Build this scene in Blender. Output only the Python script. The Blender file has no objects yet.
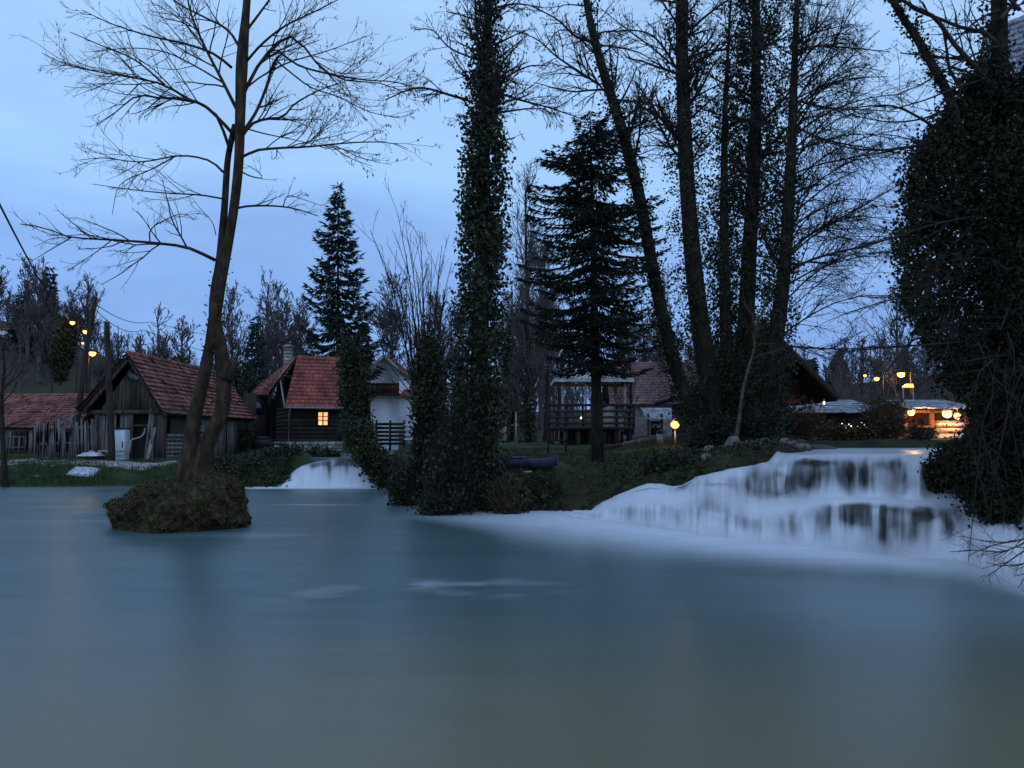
import bpy, math, random
import numpy as np
from mathutils import Vector

SC = bpy.context.scene
COL = SC.collection
# ------------------------------------------------------------------ camera
FPX, HZ, CAMZ = 800.0, 438.0, 1.7
PITCH = math.atan((HZ - 384.0) / FPX)
cd = bpy.data.cameras.new('camera')
cd.sensor_width = 36.0
cd.lens = FPX / 1024.0 * 36.0
cd.clip_start = 0.05
cd.clip_end = 3000.0
cam = bpy.data.objects.new('camera', cd)
cam.location = (0, 0, CAMZ)
cam.rotation_euler = (math.pi / 2 + PITCH, 0, 0)
COL.objects.link(cam)
SC.camera = cam
# ------------------------------------------------------------------ sky
SUN_EL, SUN_AZ = math.radians(-3.0), math.radians(200.0)
w = bpy.data.worlds.new('World')
SC.world = w
w.use_nodes = True
nt = w.node_tree
nt.nodes.clear()
N = nt.nodes.new
L = nt.links.new
out = N('ShaderNodeOutputWorld')
sky = N('ShaderNodeTexSky'); sky.sky_type = 'NISHITA'; sky.sun_disc = False
sky.sun_elevation = SUN_EL; sky.sun_rotation = SUN_AZ
sky.air_density = 1.0; sky.dust_density = 0.6; sky.ozone_density = 4.0
bg1 = N('ShaderNodeBackground'); bg1.inputs['Strength'].default_value = 0.05
L(sky.outputs[0], bg1.inputs['Color'])
tc = N('ShaderNodeTexCoord')
sep = N('ShaderNodeSeparateXYZ'); L(tc.outputs['Generated'], sep.inputs[0])
ramp = N('ShaderNodeValToRGB')
e = ramp.color_ramp.elements
e[0].position = 0.0; e[0].color = (0.200, 0.370, 0.760, 1)
e[1].position = 1.0; e[1].color = (0.27, 0.44, 0.78, 1)
for p, c in ((0.10, (0.225, 0.405, 0.810, 1)), (0.22, (0.265, 0.465, 0.870, 1)),
             (0.33, (0.345, 0.580, 0.950, 1)), (0.46, (0.375, 0.610, 0.970, 1)), (0.65, (0.36, 0.55, 0.86, 1))):
    k = e.new(p); k.color = c
# soft overcast banks shift the elevation a little
noi = N('ShaderNodeTexNoise'); noi.inputs['Scale'].default_value = 2.4; noi.inputs['Detail'].default_value = 5.0
mp = N('ShaderNodeMapping'); mp.inputs['Scale'].default_value = (1.0, 1.0, 2.6)
mp.inputs['Location'].default_value = (0.3, 1.7, 0.2)
L(tc.outputs['Generated'], mp.inputs[0]); L(mp.outputs[0], noi.inputs['Vector'])
m1 = N('ShaderNodeMath'); m1.operation = 'MULTIPLY_ADD'
m1.inputs[1].default_value = 0.46; m1.inputs[2].default_value = -0.23
L(noi.outputs['Fac'], m1.inputs[0])
m2 = N('ShaderNodeMath'); m2.operation = 'ADD'
L(sep.outputs['Z'], m2.inputs[0]); L(m1.outputs[0], m2.inputs[1])
L(m2.outputs[0], ramp.inputs['Fac'])
bg2 = N('ShaderNodeBackground'); bg2.inputs['Strength'].default_value = 1.0
# afterglow added behind the camera, boosted and blued to fill the sides facing it
glow = N('ShaderNodeMapRange'); glow.interpolation_type = 'SMOOTHSTEP'
glow.inputs['From Min'].default_value = 0.15; glow.inputs['From Max'].default_value = -0.75
L(sep.outputs['Y'], glow.inputs['Value'])
gm = N('ShaderNodeMix'); gm.data_type = 'RGBA'
L(glow.outputs[0], gm.inputs[0]); L(ramp.outputs['Color'], gm.inputs[6]); gm.inputs[7].default_value = (0.54, 0.80, 1.36, 1)
L(gm.outputs[2], bg2.inputs['Color'])
# faint banks of cloud, a little lighter and darker than the rest
mp3 = N('ShaderNodeMapping'); mp3.inputs['Scale'].default_value = (1.6, 1.6, 6.5); mp3.inputs['Location'].default_value = (2.3, .4, .7)
cl = N('ShaderNodeTexNoise'); cl.inputs['Scale'].default_value = 2.0; cl.inputs['Detail'].default_value = 6.0; cl.inputs['Roughness'].default_value = .55
L(tc.outputs['Generated'], mp3.inputs[0]); L(mp3.outputs[0], cl.inputs['Vector'])
cr = N('ShaderNodeMapRange'); cr.inputs['From Min'].default_value = .3; cr.inputs['From Max'].default_value = .7
cr.inputs['To Min'].default_value = .95; cr.inputs['To Max'].default_value = 1.14
L(cl.outputs['Fac'], cr.inputs['Value']); L(cr.outputs[0], bg2.inputs['Strength'])
add = N('ShaderNodeAddShader')
L(bg1.outputs[0], add.inputs[0]); L(bg2.outputs[0], add.inputs[1])
L(add.outputs[0], out.inputs['Surface'])
# a dusk sun, already so weak and so veiled that it only models the shapes a little
sd = bpy.data.lights.new('sun', 'SUN'); sd.energy = 0.03; sd.angle = math.radians(20); sd.color = (1.0, 0.93, 0.86)
so = bpy.data.objects.new('sun', sd); so.rotation_euler = (math.pi / 2 - math.radians(8), 0, math.pi - SUN_AZ)
COL.objects.link(so)
SC.view_settings.view_transform = 'Standard'
SC.view_settings.look = 'None'
SC.view_settings.exposure = 0.0
SC.view_settings.gamma = 1.0
SC.render.engine = 'CYCLES'
SC.cycles.use_denoising = True
SC.cycles.max_bounces = 5
SC.cycles.diffuse_bounces = 2
SC.cycles.glossy_bounces = 2
SC.cycles.transparent_max_bounces = 8
SC.cycles.caustics_reflective = False
SC.cycles.caustics_refractive = False
SC.cycles.sample_clamp_indirect = 2.0

# ------------------------------------------------------------------ helpers
CP, SP = math.cos(PITCH), math.sin(PITCH)


def P(px, py, Y):
    """world point seen at pixel px, py at depth Y (metres north of the camera)"""
    a = (px - 512.0) / FPX
    b = (384.0 - py) / FPX
    d = (a, CP - b * SP, SP + b * CP)
    s = Y / d[1]
    return np.array((d[0] * s, Y, CAMZ + d[2] * s))


def G(px, py, z):
    a = (px - 512.0) / FPX
    b = (384.0 - py) / FPX
    d = (a, CP - b * SP, SP + b * CP)
    s = (z - CAMZ) / d[2]
    return np.array((d[0] * s, d[1] * s, z))


def proj(x, y, z):
    zz = z - CAMZ
    f = y * CP + zz * SP
    u = -y * SP + zz * CP
    f = np.where(f < 0.05, 0.05, f)
    return 512 + FPX * x / f, 384 - FPX * u / f


def sstep(a, b, x):
    t = np.clip((x - a) / (b - a), 0, 1)
    return t * t * (3 - 2 * t)


def _hash(ix, iy, iz):
    n = (ix * 374761393 + iy * 668265263 + iz * 2147483647 * 3 + 12345) & 0xffffffff
    n = ((n ^ (n >> 13)) * 1274126177) & 0xffffffff
    n = (n ^ (n >> 16)) & 0xffff
    return n / 65535.0


def vnoise(x, y, z=0.0):
    x = np.asarray(x, float); y = np.asarray(y, float); z = np.asarray(z, float) + 0 * x
    ix, iy, iz = np.floor(x).astype(np.int64), np.floor(y).astype(np.int64), np.floor(z).astype(np.int64)
    fx, fy, fz = x - ix, y - iy, z - iz
    fx, fy, fz = fx * fx * (3 - 2 * fx), fy * fy * (3 - 2 * fy), fz * fz * (3 - 2 * fz)
    r = 0
    for dx in (0, 1):
        for dy in (0, 1):
            for dz in (0, 1):
                wgt = (fx if dx else 1 - fx) * (fy if dy else 1 - fy) * (fz if dz else 1 - fz)
                r = r + wgt * _hash(ix + dx, iy + dy, iz + dz)
    return r


def fbm(x, y, z=0.0, o=4):
    r, a, s = 0, 0.5, 1.0
    for i in range(o):
        r = r + a * (vnoise(np.asarray(x) * s + 17 * i, np.asarray(y) * s + 5 * i, np.asarray(z) * s) - 0.5)
        a *= 0.5; s *= 2.03
    return r


def nrm(v):
    return v / np.maximum(np.linalg.norm(v, axis=-1, keepdims=True), 1e-9)


class MB:
    def __init__(self):
        self.V, self.F, self.n = [], {}, 0

    def add(self, v, faces):
        v = np.asarray(v, float).reshape(-1, 3)
        for f in faces:
            f = np.asarray(f, np.int64)
            if f.size == 0:
                continue
            if f.ndim == 1:
                f = f[None]
            self.F.setdefault(f.shape[1], []).append(f + self.n)
        self.V.append(v); self.n += len(v)

    def quad(self, *p):
        self.add(p, [np.arange(len(p))])

    def box(self, c, s, rz=0.0, M=None):
        x, y, z = [k / 2 for k in s]
        v = np.array([(-x, -y, -z), (x, -y, -z), (x, y, -z), (-x, y, -z), (-x, -y, z), (x, -y, z), (x, y, z), (-x, y, z)])
        if M is not None:
            v = v @ np.asarray(M).T
        if rz:
            cs, sn = math.cos(rz), math.sin(rz)
            v = np.stack([v[:, 0] * cs - v[:, 1] * sn, v[:, 0] * sn + v[:, 1] * cs, v[:, 2]], 1)
        self.add(v + np.asarray(c, float), [BOXF])

    def beam(self, p, q, wd, ht, upv=(0, 0, 1)):
        p, q = np.asarray(p, float), np.asarray(q, float)
        t = q - p; Ln = np.linalg.norm(t); t = t / Ln
        s = np.cross(t, upv)
        if np.linalg.norm(s) < 1e-3:
            s = np.cross(t, (1, 0, 0))
        s = s / np.linalg.norm(s); u = np.cross(s, t)
        self.box((p + q) / 2, (Ln, wd, ht), M=np.stack([t, s, u], 1))

    def tubes(self, PT, R, sides=5):
        PT = np.asarray(PT, float); R = np.asarray(R, float)
        if PT.ndim == 2:
            PT, R = PT[None], R[None]
        M, K, _ = PT.shape
        if M == 0:
            return
        T = np.empty_like(PT)
        T[:, 1:-1] = PT[:, 2:] - PT[:, :-2]; T[:, 0] = PT[:, 1] - PT[:, 0]; T[:, -1] = PT[:, -1] - PT[:, -2]
        T = nrm(T)
        ref = np.where(np.abs(T[:, :1, 2:3]) > 0.9, np.array([[[1.0, 0.1, 0]]]), np.array([[[0.05, 0.0, 1.0]]]))
        ref = np.repeat(ref, K, 1)
        S = nrm(np.cross(T, ref)); U = np.cross(S, T)
        a = np.arange(sides) * 2 * math.pi / sides
        ring = S[:, :, None, :] * np.cos(a)[None, None, :, None] + U[:, :, None, :] * np.sin(a)[None, None, :, None]
        V = PT[:, :, None, :] + ring * R[:, :, None, None]
        base = (np.arange(M) * K * sides)[:, None, None]
        k = (np.arange(K - 1) * sides)[None, :, None]
        j = np.arange(sides)[None, None, :]; j2 = (j + 1) % sides
        F = np.stack([base + k + j, base + k + j2, base + k + sides + j2, base + k + sides + j], -1).reshape(-1, 4)
        faces = [F]
        if M <= 60:
            faces.append((np.arange(M) * K * sides)[:, None] + (K - 1) * sides + np.arange(sides)[None])
            faces.append((np.arange(M) * K * sides)[:, None] + np.arange(sides)[None, ::-1])
        self.add(V.reshape(-1, 3), faces)

    def leaves(self, C, size, rng, aspect=0.8, hang=0.0, flat=0.0):
        """kite-shaped leaves, one bent quad each"""
        C = np.asarray(C, float); n = len(C)
        if n == 0:
            return
        size = np.broadcast_to(size, (n,)) * rng.uniform(0.65, 1.3, n)
        a = nrm(rng.normal(size=(n, 3)) * np.array((1, 1, 1 - 0.8 * flat)) + np.array((0, 0, -hang)))
        b = nrm(np.cross(a, rng.normal(size=(n, 3)) * np.array((1 - 0.9 * flat, 1 - 0.9 * flat, 1)) + np.array((0, 0, flat * 3))))
        nn = np.cross(a, b)
        s = size[:, None]
        v = np.stack([C - a * s * .5, C + b * s * aspect * .5 + nn * s * .12 - a * s * .08,
                      C + a * s * .5, C - b * s * aspect * .5 + nn * s * .12 - a * s * .08], 1)
        self.add(v.reshape(-1, 3), [np.arange(4 * n).reshape(n, 4)])

    def slivers(self, A, D, ln, wd, rng):
        """needle sprays: narrow pointed quads from A along D"""
        n = len(A); D = nrm(D)
        s = nrm(np.cross(D, rng.normal(size=(n, 3))))
        ln = np.broadcast_to(ln, (n,))[:, None] * rng.uniform(.6, 1.3, (n, 1)); wd = np.broadcast_to(wd, (n,))[:, None]
        v = np.stack([A, A + D * ln * .45 + s * wd, A + D * ln, A + D * ln * .45 - s * wd], 1)
        self.add(v.reshape(-1, 3), [np.arange(4 * n).reshape(n, 4)])

    def build(self, name, m, parent=None, smooth=False, world=False):
        V = np.concatenate(self.V)
        if world and parent is not None:
            V = V - np.array(parent.location)
        me = bpy.data.meshes.new(name)
        me.vertices.add(len(V)); me.vertices.foreach_set('co', V.astype(np.float32).ravel())
        loops, starts, n = [], [], 0
        for k, fl in self.F.items():
            f = np.concatenate(fl)
            loops.append(f.ravel()); starts.append(n + np.arange(len(f)) * k); n += f.size
        loops = np.concatenate(loops); starts = np.concatenate(starts)
        me.loops.add(len(loops)); me.loops.foreach_set('vertex_index', loops.astype(np.int32))
        me.polygons.add(len(starts)); me.polygons.foreach_set('loop_start', starts.astype(np.int32))
        if smooth:
            me.polygons.foreach_set('use_smooth', np.ones(len(starts), bool))
        me.update(calc_edges=True)
        me.validate()
        me.materials.append(m)
        o = bpy.data.objects.new(name, me)
        if parent is not None:
            o.parent = parent
        COL.objects.link(o)
        return o


BOXF = np.array([(0, 3, 2, 1), (4, 5, 6, 7), (0, 1, 5, 4), (1, 2, 6, 5), (2, 3, 7, 6), (3, 0, 4, 7)])


def tag(o, label=None, cat=None, group=None, kind=None):
    if label: o['label'] = label
    if cat: o['category'] = cat
    if group: o['group'] = group
    if kind: o['kind'] = kind
    return o


def thing(name, loc, label, cat, group=None, rz=0.0):
    o = bpy.data.objects.new(name, None)
    o.location = [float(k) for k in loc]; o.rotation_euler = (0, 0, rz); o.empty_display_size = 0.2
    COL.objects.link(o)
    return tag(o, label, cat, group)


def copy_tree(o, parent=None):
    c = o.copy(); COL.objects.link(c)
    if parent is not None:
        c.parent = parent
    for ch in list(o.children):
        copy_tree(ch, c)
    return c


# ------------------------------------------------------------------ materials
def nodes(name):
    m = bpy.data.materials.new(name); m.use_nodes = True
    t = m.node_tree
    b = t.nodes['Principled BSDF']
    return m, t, b


def pm(name, c1, c2=None, scale=6.0, rough=0.9, bump=0.0, island=0.0, stretch=(1, 1, 1), spec=0.25, c3=None, detail=5.0):
    m, t, b = nodes(name)
    b.inputs['Roughness'].default_value = rough
    b.inputs['Specular IOR Level'].default_value = spec
    if c2 is None:
        b.inputs['Base Color'].default_value = (*c1, 1)
        return m
    tcn = t.nodes.new('ShaderNodeTexCoord'); mpn = t.nodes.new('ShaderNodeMapping')
    mpn.inputs['Scale'].default_value = stretch
    t.links.new(tcn.outputs['Object'], mpn.inputs[0])
    nz = t.nodes.new('ShaderNodeTexNoise'); nz.inputs['Scale'].default_value = scale; nz.inputs['Detail'].default_value = detail
    t.links.new(mpn.outputs[0], nz.inputs['Vector'])
    r = t.nodes.new('ShaderNodeValToRGB')
    r.color_ramp.elements[0].position = .34; r.color_ramp.elements[0].color = (*c1, 1)
    r.color_ramp.elements[1].position = .66; r.color_ramp.elements[1].color = (*c2, 1)
    if c3 is not None:
        k = r.color_ramp.elements.new(.52); k.color = (*c3, 1)
    t.links.new(nz.outputs['Fac'], r.inputs['Fac'])
    col = r.outputs['Color']
    if island:
        g = t.nodes.new('ShaderNodeNewGeometry')
        mr = t.nodes.new('ShaderNodeMapRange')
        mr.inputs['To Min'].default_value = 1 - island; mr.inputs['To Max'].default_value = 1 + island
        t.links.new(g.outputs['Random Per Island'], mr.inputs['Value'])
        hs = t.nodes.new('ShaderNodeHueSaturation')
        t.links.new(mr.outputs[0], hs.inputs['Value']); t.links.new(col, hs.inputs['Color'])
        col = hs.outputs['Color']
    t.links.new(col, b.inputs['Base Color'])
    if bump:
        bp = t.nodes.new('ShaderNodeBump'); bp.inputs['Strength'].default_value = bump; bp.inputs['Distance'].default_value = .03
        nz2 = t.nodes.new('ShaderNodeTexNoise'); nz2.inputs['Scale'].default_value = scale * 4; nz2.inputs['Detail'].default_value = 6
        t.links.new(mpn.outputs[0], nz2.inputs['Vector'])
        t.links.new(nz2.outputs['Fac'], bp.inputs['Height']); t.links.new(bp.outputs[0], b.inputs['Normal'])
    return m


def emit(name, col, strength):
    m, t, b = nodes(name)
    b.inputs['Base Color'].default_value = (*col, 1)
    b.inputs['Emission Color'].default_value = (*col, 1)
    b.inputs['Emission Strength'].default_value = strength
    return m


MAT = dict(
    alder=pm('alder_bark', (.020, .012, .007), (.088, .048, .025), 9, .95, .8, stretch=(1, 1, .35), c3=(.043, .028, .013)),
    twig=pm('twig_bark', (.020, .014, .012), (.050, .036, .028), 5, .95),
    bark=pm('dark_bark', (.013, .010, .006), (.038, .028, .018), 8, .95, .6, stretch=(1, 1, .3)),
    grey_bark=pm('grey_bark', (.06, .050, .036), (.13, .11, .08), 8, .9, .4),
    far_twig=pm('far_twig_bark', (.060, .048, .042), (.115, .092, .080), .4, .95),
    ivy=pm('ivy_leaves', (.009, .013, .004), (.050, .056, .018), 1.1, .7, island=.5, spec=.35),
    ivy2=pm('ivy_leaves_dark', (.008, .012, .004), (.042, .048, .017), 1.0, .7, island=.5, spec=.35),
    ivydark=pm('old_ivy_leaves', (.006, .009, .003), (.030, .034, .011), 1.2, .75, island=.45, spec=.2),
    spruce=pm('spruce_needles', (.014, .024, .016), (.030, .044, .028), 1.0, .8, island=.35),
    fir=pm('fir_needles', (.013, .016, .009), (.028, .032, .017), 1.0, .8, island=.35),
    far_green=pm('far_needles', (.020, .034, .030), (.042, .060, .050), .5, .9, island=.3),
    moss=pm('moss', (.022, .020, .007), (.088, .060, .024), 9, 1, .9, c3=(.042, .033, .012)),
    drygrass=pm('dry_grass', (.060, .050, .022), (.13, .10, .05), 3, .95, island=.4),
    grass=pm('green_grass', (.028, .052, .014), (.060, .095, .026), .8, .9, island=.4),
    brush=pm('brush_twigs', (.055, .034, .018), (.13, .078, .036), 2, .95, island=.3),
    catkin=pm('catkins', (.026, .018, .016), (.055, .038, .030), 3, .95),
    rock=pm('tufa_rock', (.10, .09, .075), (.28, .25, .21), 5, .95, .7),
    wetrock=pm('wet_rock', (.030, .030, .026), (.070, .064, .052), 4, .6, .8),
    tile=pm('clay_tiles', (.15, .050, .038), (.34, .098, .070), .9, .85, island=.38, spec=.2),
    oldtile=pm('old_clay_tiles', (.11, .052, .042), (.29, .115, .085), .9, .9, island=.40, spec=.2, c3=(.26, .10, .075)),
    plank=pm('weathered_planks', (.075, .066, .055), (.20, .18, .155), 4, .9, .3, island=.40, stretch=(3, 3, .3)),
    darkwood=pm('dark_wood', (.018, .014, .012), (.045, .034, .026), 4, .85, .3, island=.35, stretch=(3, 3, .3)),
    redwood=pm('stained_wood', (.050, .020, .014), (.085, .036, .024), 4, .85, .2, island=.3, stretch=(3, 3, .3)),
    palewood=pm('pale_wood', (.26, .22, .17), (.42, .36, .28), 5, .85, .2, island=.3),
    plaster=pm('white_plaster', (.78, .78, .77), (.86, .86, .85), 1.6, .9),
    beige=pm('beige_plaster', (.42, .34, .22), (.56, .46, .32), 1.6, .9),
    stone=pm('stone_masonry', (.16, .15, .13), (.36, .34, .31), 6, .95, .8, island=.3),
    shingle=pm('grey_shingles', (.17, .17, .18), (.33, .33, .34), 2, .8, island=.3),
    mossroof=pm('mossy_brown_tiles', (.10, .060, .055), (.20, .12, .105), .6, .95, island=.3),
    white=pm('white_enamel', (.70, .71, .72), (.80, .80, .80), 3, .45, spec=.5),
    plastic=pm('white_plastic', (.36, .37, .40), (.60, .60, .62), 5, .5, .3, spec=.5),
    canvas=pm('pale_canvas', (.30, .29, .26), (.52, .50, .46), 3, .9),
    metal=pm('grey_metal', (.14, .14, .15), (.22, .22, .23), 8, .5, spec=.5),
    black=pm('black_rubber', (.012, .012, .012), (.02, .02, .02), 8, .6),
    glass=pm('dark_glass', (.010, .012, .016), (.016, .018, .022), 2, .08, spec=.5),
    bluepaint=pm('faded_blue_paint', (.030, .030, .055), (.075, .075, .13), 4, .6, .2),
    lamp=emit('sodium_lamp', (1.0, .47, .10), 3.2),
    lampwarm=emit('warm_lamp', (1.0, .62, .24), 28.0),
    fairy=emit('string_bulbs', (1.0, .72, .42), 3.0),
    oldbrown=pm('old_brown_boards', (.030, .022, .015), (.115, .090, .066), 4, .95, .4, island=.5, stretch=(3, 3, .3)),
    polewood=pm('tarred_pole', (.022, .016, .012), (.060, .044, .032), 5, .95, .4, stretch=(2, 2, .3)),
    litwindow=emit('lit_window', (1.0, .50, .13), 1.15),
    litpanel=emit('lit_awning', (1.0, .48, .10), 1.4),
)


def pointlight(loc, watts, col=(1.0, .52, .16), r=.12):
    d = bpy.data.lights.new('lamp_light', 'POINT'); d.energy = watts; d.color = col; d.shadow_soft_size = r
    o = bpy.data.objects.new('lamp_light', d); o.location = [float(k) for k in loc]
    COL.objects.link(o)
    return o


# ------------------------------------------------------------------ plant generators
def resample(pts, K):
    pts = np.asarray(pts, float)
    d = np.r_[0, np.cumsum(np.linalg.norm(np.diff(pts, axis=0), axis=1))]
    # Catmull-Rom through the points
    t = np.linspace(0, d[-1], K)
    out_ = np.empty((K, 3))
    n = len(pts)
    pp = np.vstack([2 * pts[0] - pts[1], pts, 2 * pts[-1] - pts[-2]])
    for i, s in enumerate(t):
        j = min(max(np.searchsorted(d, s, side='right') - 1, 0), n - 2)
        f = (s - d[j]) / max(d[j + 1] - d[j], 1e-9)
        a, b, c, e_ = pp[j], pp[j + 1], pp[j + 2], pp[j + 3]
        out_[i] = .5 * ((2 * b) + (-a + c) * f + (2 * a - 5 * b + 4 * c - e_) * f * f + (-a + 3 * b - 3 * c + e_) * f ** 3)
    return out_


def grow(PT, R, rng, dens, t0=.15, t1=1.0, lr=(.3, .6), ang=(30, 65), K=5, up=.1, wig=.18, rr=.55, rmin=.004, minl=.05, maxl=99., taper=.35, flat=0.):
    M, Kp, _ = PT.shape
    seg = np.linalg.norm(np.diff(PT, axis=1), axis=2)
    Ln = seg.sum(1)
    cnt = np.maximum(1, np.floor(dens * Ln + rng.uniform(0, 1, M))).astype(int)
    idx = np.repeat(np.arange(M), cnt)
    n = len(idx)
    t = rng.uniform(t0, t1, n)
    f = t * (Kp - 1); i0 = np.minimum(f.astype(int), Kp - 2); ff = (f - i0)[:, None]
    p = PT[idx, i0] * (1 - ff) + PT[idx, i0 + 1] * ff
    T = nrm(PT[idx, i0 + 1] - PT[idx, i0])
    r0 = R[idx, i0] * (1 - ff[:, 0]) + R[idx, i0 + 1] * ff[:, 0]
    rv = rng.normal(size=(n, 3)); rv[:, 2] *= 1 - flat
    perp = nrm(rv - (rv * T).sum(1, keepdims=True) * T)
    a = np.radians(rng.uniform(ang[0], ang[1], n))[:, None]
    d = np.cos(a) * T + np.sin(a) * perp
    ln = np.clip(Ln[idx] * rng.uniform(lr[0], lr[1], n) * (1.15 - .75 * t), minl, maxl)
    out_ = np.empty((n, K, 3)); out_[:, 0] = p
    for k in range(1, K):
        d = nrm(d + np.array((0, 0, up)) + rng.normal(size=(n, 3)) * wig)
        out_[:, k] = out_[:, k - 1] + d * (ln / (K - 1))[:, None]
    rs = np.maximum(r0 * rr, rmin)
    rad = rs[:, None] * np.linspace(1, taper, K)[None]
    return out_, np.maximum(rad, rmin * .8)


def catkins(mb, PT, rng, per=2, size=.07, asp=.28):
    M, K, _ = PT.shape
    idx = rng.integers(0, M, M * per); t = rng.uniform(.3, 1, len(idx)) * (K - 1)
    i0 = np.minimum(t.astype(int), K - 2); f = (t - i0)[:, None]
    C = PT[idx, i0] * (1 - f) + PT[idx, i0 + 1] * f
    mb.leaves(C + np.array((0, 0, -size * .4)), size, rng, aspect=asp, hang=2.5)


def limb_set(limbs, K=10):
    PT = np.stack([resample(p, K) for p, r0, r1 in limbs])
    R = np.stack([np.linspace(r0, r1, K) for p, r0, r1 in limbs])
    return PT, R


def ivy_cloud(path, rad, rng, n, leaf=.09, clump=14, cr=.16, jit=.25):
    """leaf centres clothing a stem: path (k,3), rad (k)"""
    path = np.asarray(path); rad = np.asarray(rad)
    m = max(1, n // clump)
    d = np.r_[0, np.cumsum(np.linalg.norm(np.diff(path, axis=0), axis=1))]
    wgt = np.interp(np.linspace(0, d[-1], 400), d, rad); cw = np.cumsum(wgt); cw /= cw[-1]
    s = np.interp(rng.uniform(0, 1, m), cw, np.linspace(0, d[-1], 400))
    c = np.stack([np.interp(s, d, path[:, i]) for i in range(3)], 1)
    r = np.interp(s, d, rad)
    th = rng.uniform(0, 2 * math.pi, m)
    bul = 1 + jit * 2.4 * fbm(np.cos(th) * 1.4 + 5, np.sin(th) * 1.4, s * 1.1, 3)
    rr_ = r * bul * np.sqrt(rng.uniform(.12, 1.0, m))
    c = c + np.stack([np.cos(th) * rr_, np.sin(th) * rr_, rng.normal(size=m) * .05], 1)
    hole = fbm(np.cos(th) * 1.1 + s * .35, np.sin(th) * 1.1 + 7, s * 1.5 + rad[0] * 31, 3)
    c = c[(hole > -.10) | (rng.uniform(0, 1, m) < .12)]
    C = np.repeat(c, clump, 0)
    g = rng.normal(size=(len(C), 3)) * cr * .55
    g[:, 2] *= 1.25
    return C + g


def conifer(mb_w, mb_n, base, top, wfun, rng, whorls, per, need, ln, wd, droop=.35, tipup=.25, tmin=.12, twr=.012, side=.30, tj=.007):
    base, top = np.asarray(base), np.asarray(top)
    H = np.linalg.norm(top - base)
    n = whorls * per
    t = np.repeat(np.linspace(tmin, .985, whorls), per) + rng.normal(size=n) * tj
    t = np.clip(t, tmin, .995)
    a = rng.uniform(0, 2 * math.pi, n)
    Lb = wfun(t) * rng.uniform(.45, 1.12, n)
    K = 6
    s = np.linspace(0, 1, K)
    o = base[None] + (top - base)[None] * t[:, None]
    dirh = np.stack([np.cos(a), np.sin(a), 0 * a], 1)
    zz = -droop * (s[None] ** 1.0) * Lb[:, None] + (droop * .6 + tipup) * (s[None] ** 3) * Lb[:, None] * .8
    PT = o[:, None] + dirh[:, None] * (s[None, :, None] * Lb[:, None, None])
    PT[:, :, 2] += zz
    mb_w.tubes(PT, np.maximum(twr * 1.8 * (1 - s[None] * .8) * (Lb[:, None] / 1.5 + .3), twr * .3), 4)
    cnt = np.maximum(3, (need * Lb).astype(int))
    idx = np.repeat(np.arange(n), cnt); m = len(idx)
    q = rng.uniform(.06, 1, m) ** .85
    f = q * (K - 1); i0 = np.minimum(f.astype(int), K - 2); ff = (f - i0)[:, None]
    A = PT[idx, i0] * (1 - ff) + PT[idx, i0 + 1] * ff
    T = nrm(PT[idx, i0 + 1] - PT[idx, i0])
    sd = np.stack([-T[:, 1], T[:, 0], 0 * T[:, 0]], 1)
    off = rng.uniform(-1, 1, m) * side * Lb[idx] * (1 - q) * .9
    A = A + sd * off[:, None] - np.array((0, 0, 1))[None] * (np.abs(off) * .25)[:, None]
    D = T * .8 + sd * (np.sign(off) * rng.uniform(.2, .9, m))[:, None] + np.array((0, 0, -1))[None] * rng.uniform(-.1, .9, m)[:, None]
    mb_n.slivers(A, D, ln, wd, rng)


def bare_tree(name, label, cat_, trunk, r0, r1, seed, limbs=None, levels=3, dens=(1.3, 2.2, 4), group=None, rmin=.008, m='bark', mt='twig', lim=(.25, .5), ang=(30, 60), up=.12, cat_n=0, t0=.25, ivy=None, catsize=.07, wig=.18, sides=9, maxl=99.):
    rng = np.random.default_rng(seed)
    tr = resample(trunk, 24)
    root = thing(name, tr[0], label, cat_, group)
    R = np.linspace(1, 0, 24) ** .9 * (r0 - r1) + r1
    R[0] *= 1.35; R[1] *= 1.12
    mb = MB(); mb.tubes(tr, R, sides); mb.build('trunk', MAT[m], root, True, True)
    mb = MB()
    PT, RR = tr[None], R[None]
    allp = []
    if limbs:
        PT, RR = limb_set(limbs)
        mb.tubes(PT, RR, 6)
    else:
        PT, RR = grow(PT, RR, rng, dens[0], t0, 1.0, lim, ang, 8, up, wig * .7, .45, rmin, maxl=maxl)
        mb.tubes(PT, RR, 5)
    allp.append(PT)
    for lv in range(1, levels):
        PT, RR = grow(PT, RR, rng, dens[min(lv, len(dens) - 1)], .15, 1.0, (.3, .62), (25, 60), 5, up, wig, .55, rmin)
        mb.tubes(PT, RR, 4 if lv == 1 else 3)
    if cat_n:
        catkins(mb, PT, rng, cat_n, catsize)
    mb.build('crown', MAT[mt], root, True, True)
    if ivy is not None:
        path, rad, n, leaf = ivy[:4]
        C = ivy_cloud(path, rad, rng, n, leaf)
        mb = MB(); mb.leaves(C, leaf, rng, .85, hang=.5)
        mb.build('ivy', MAT['ivy2'], root, False, True)
    return root
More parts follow.
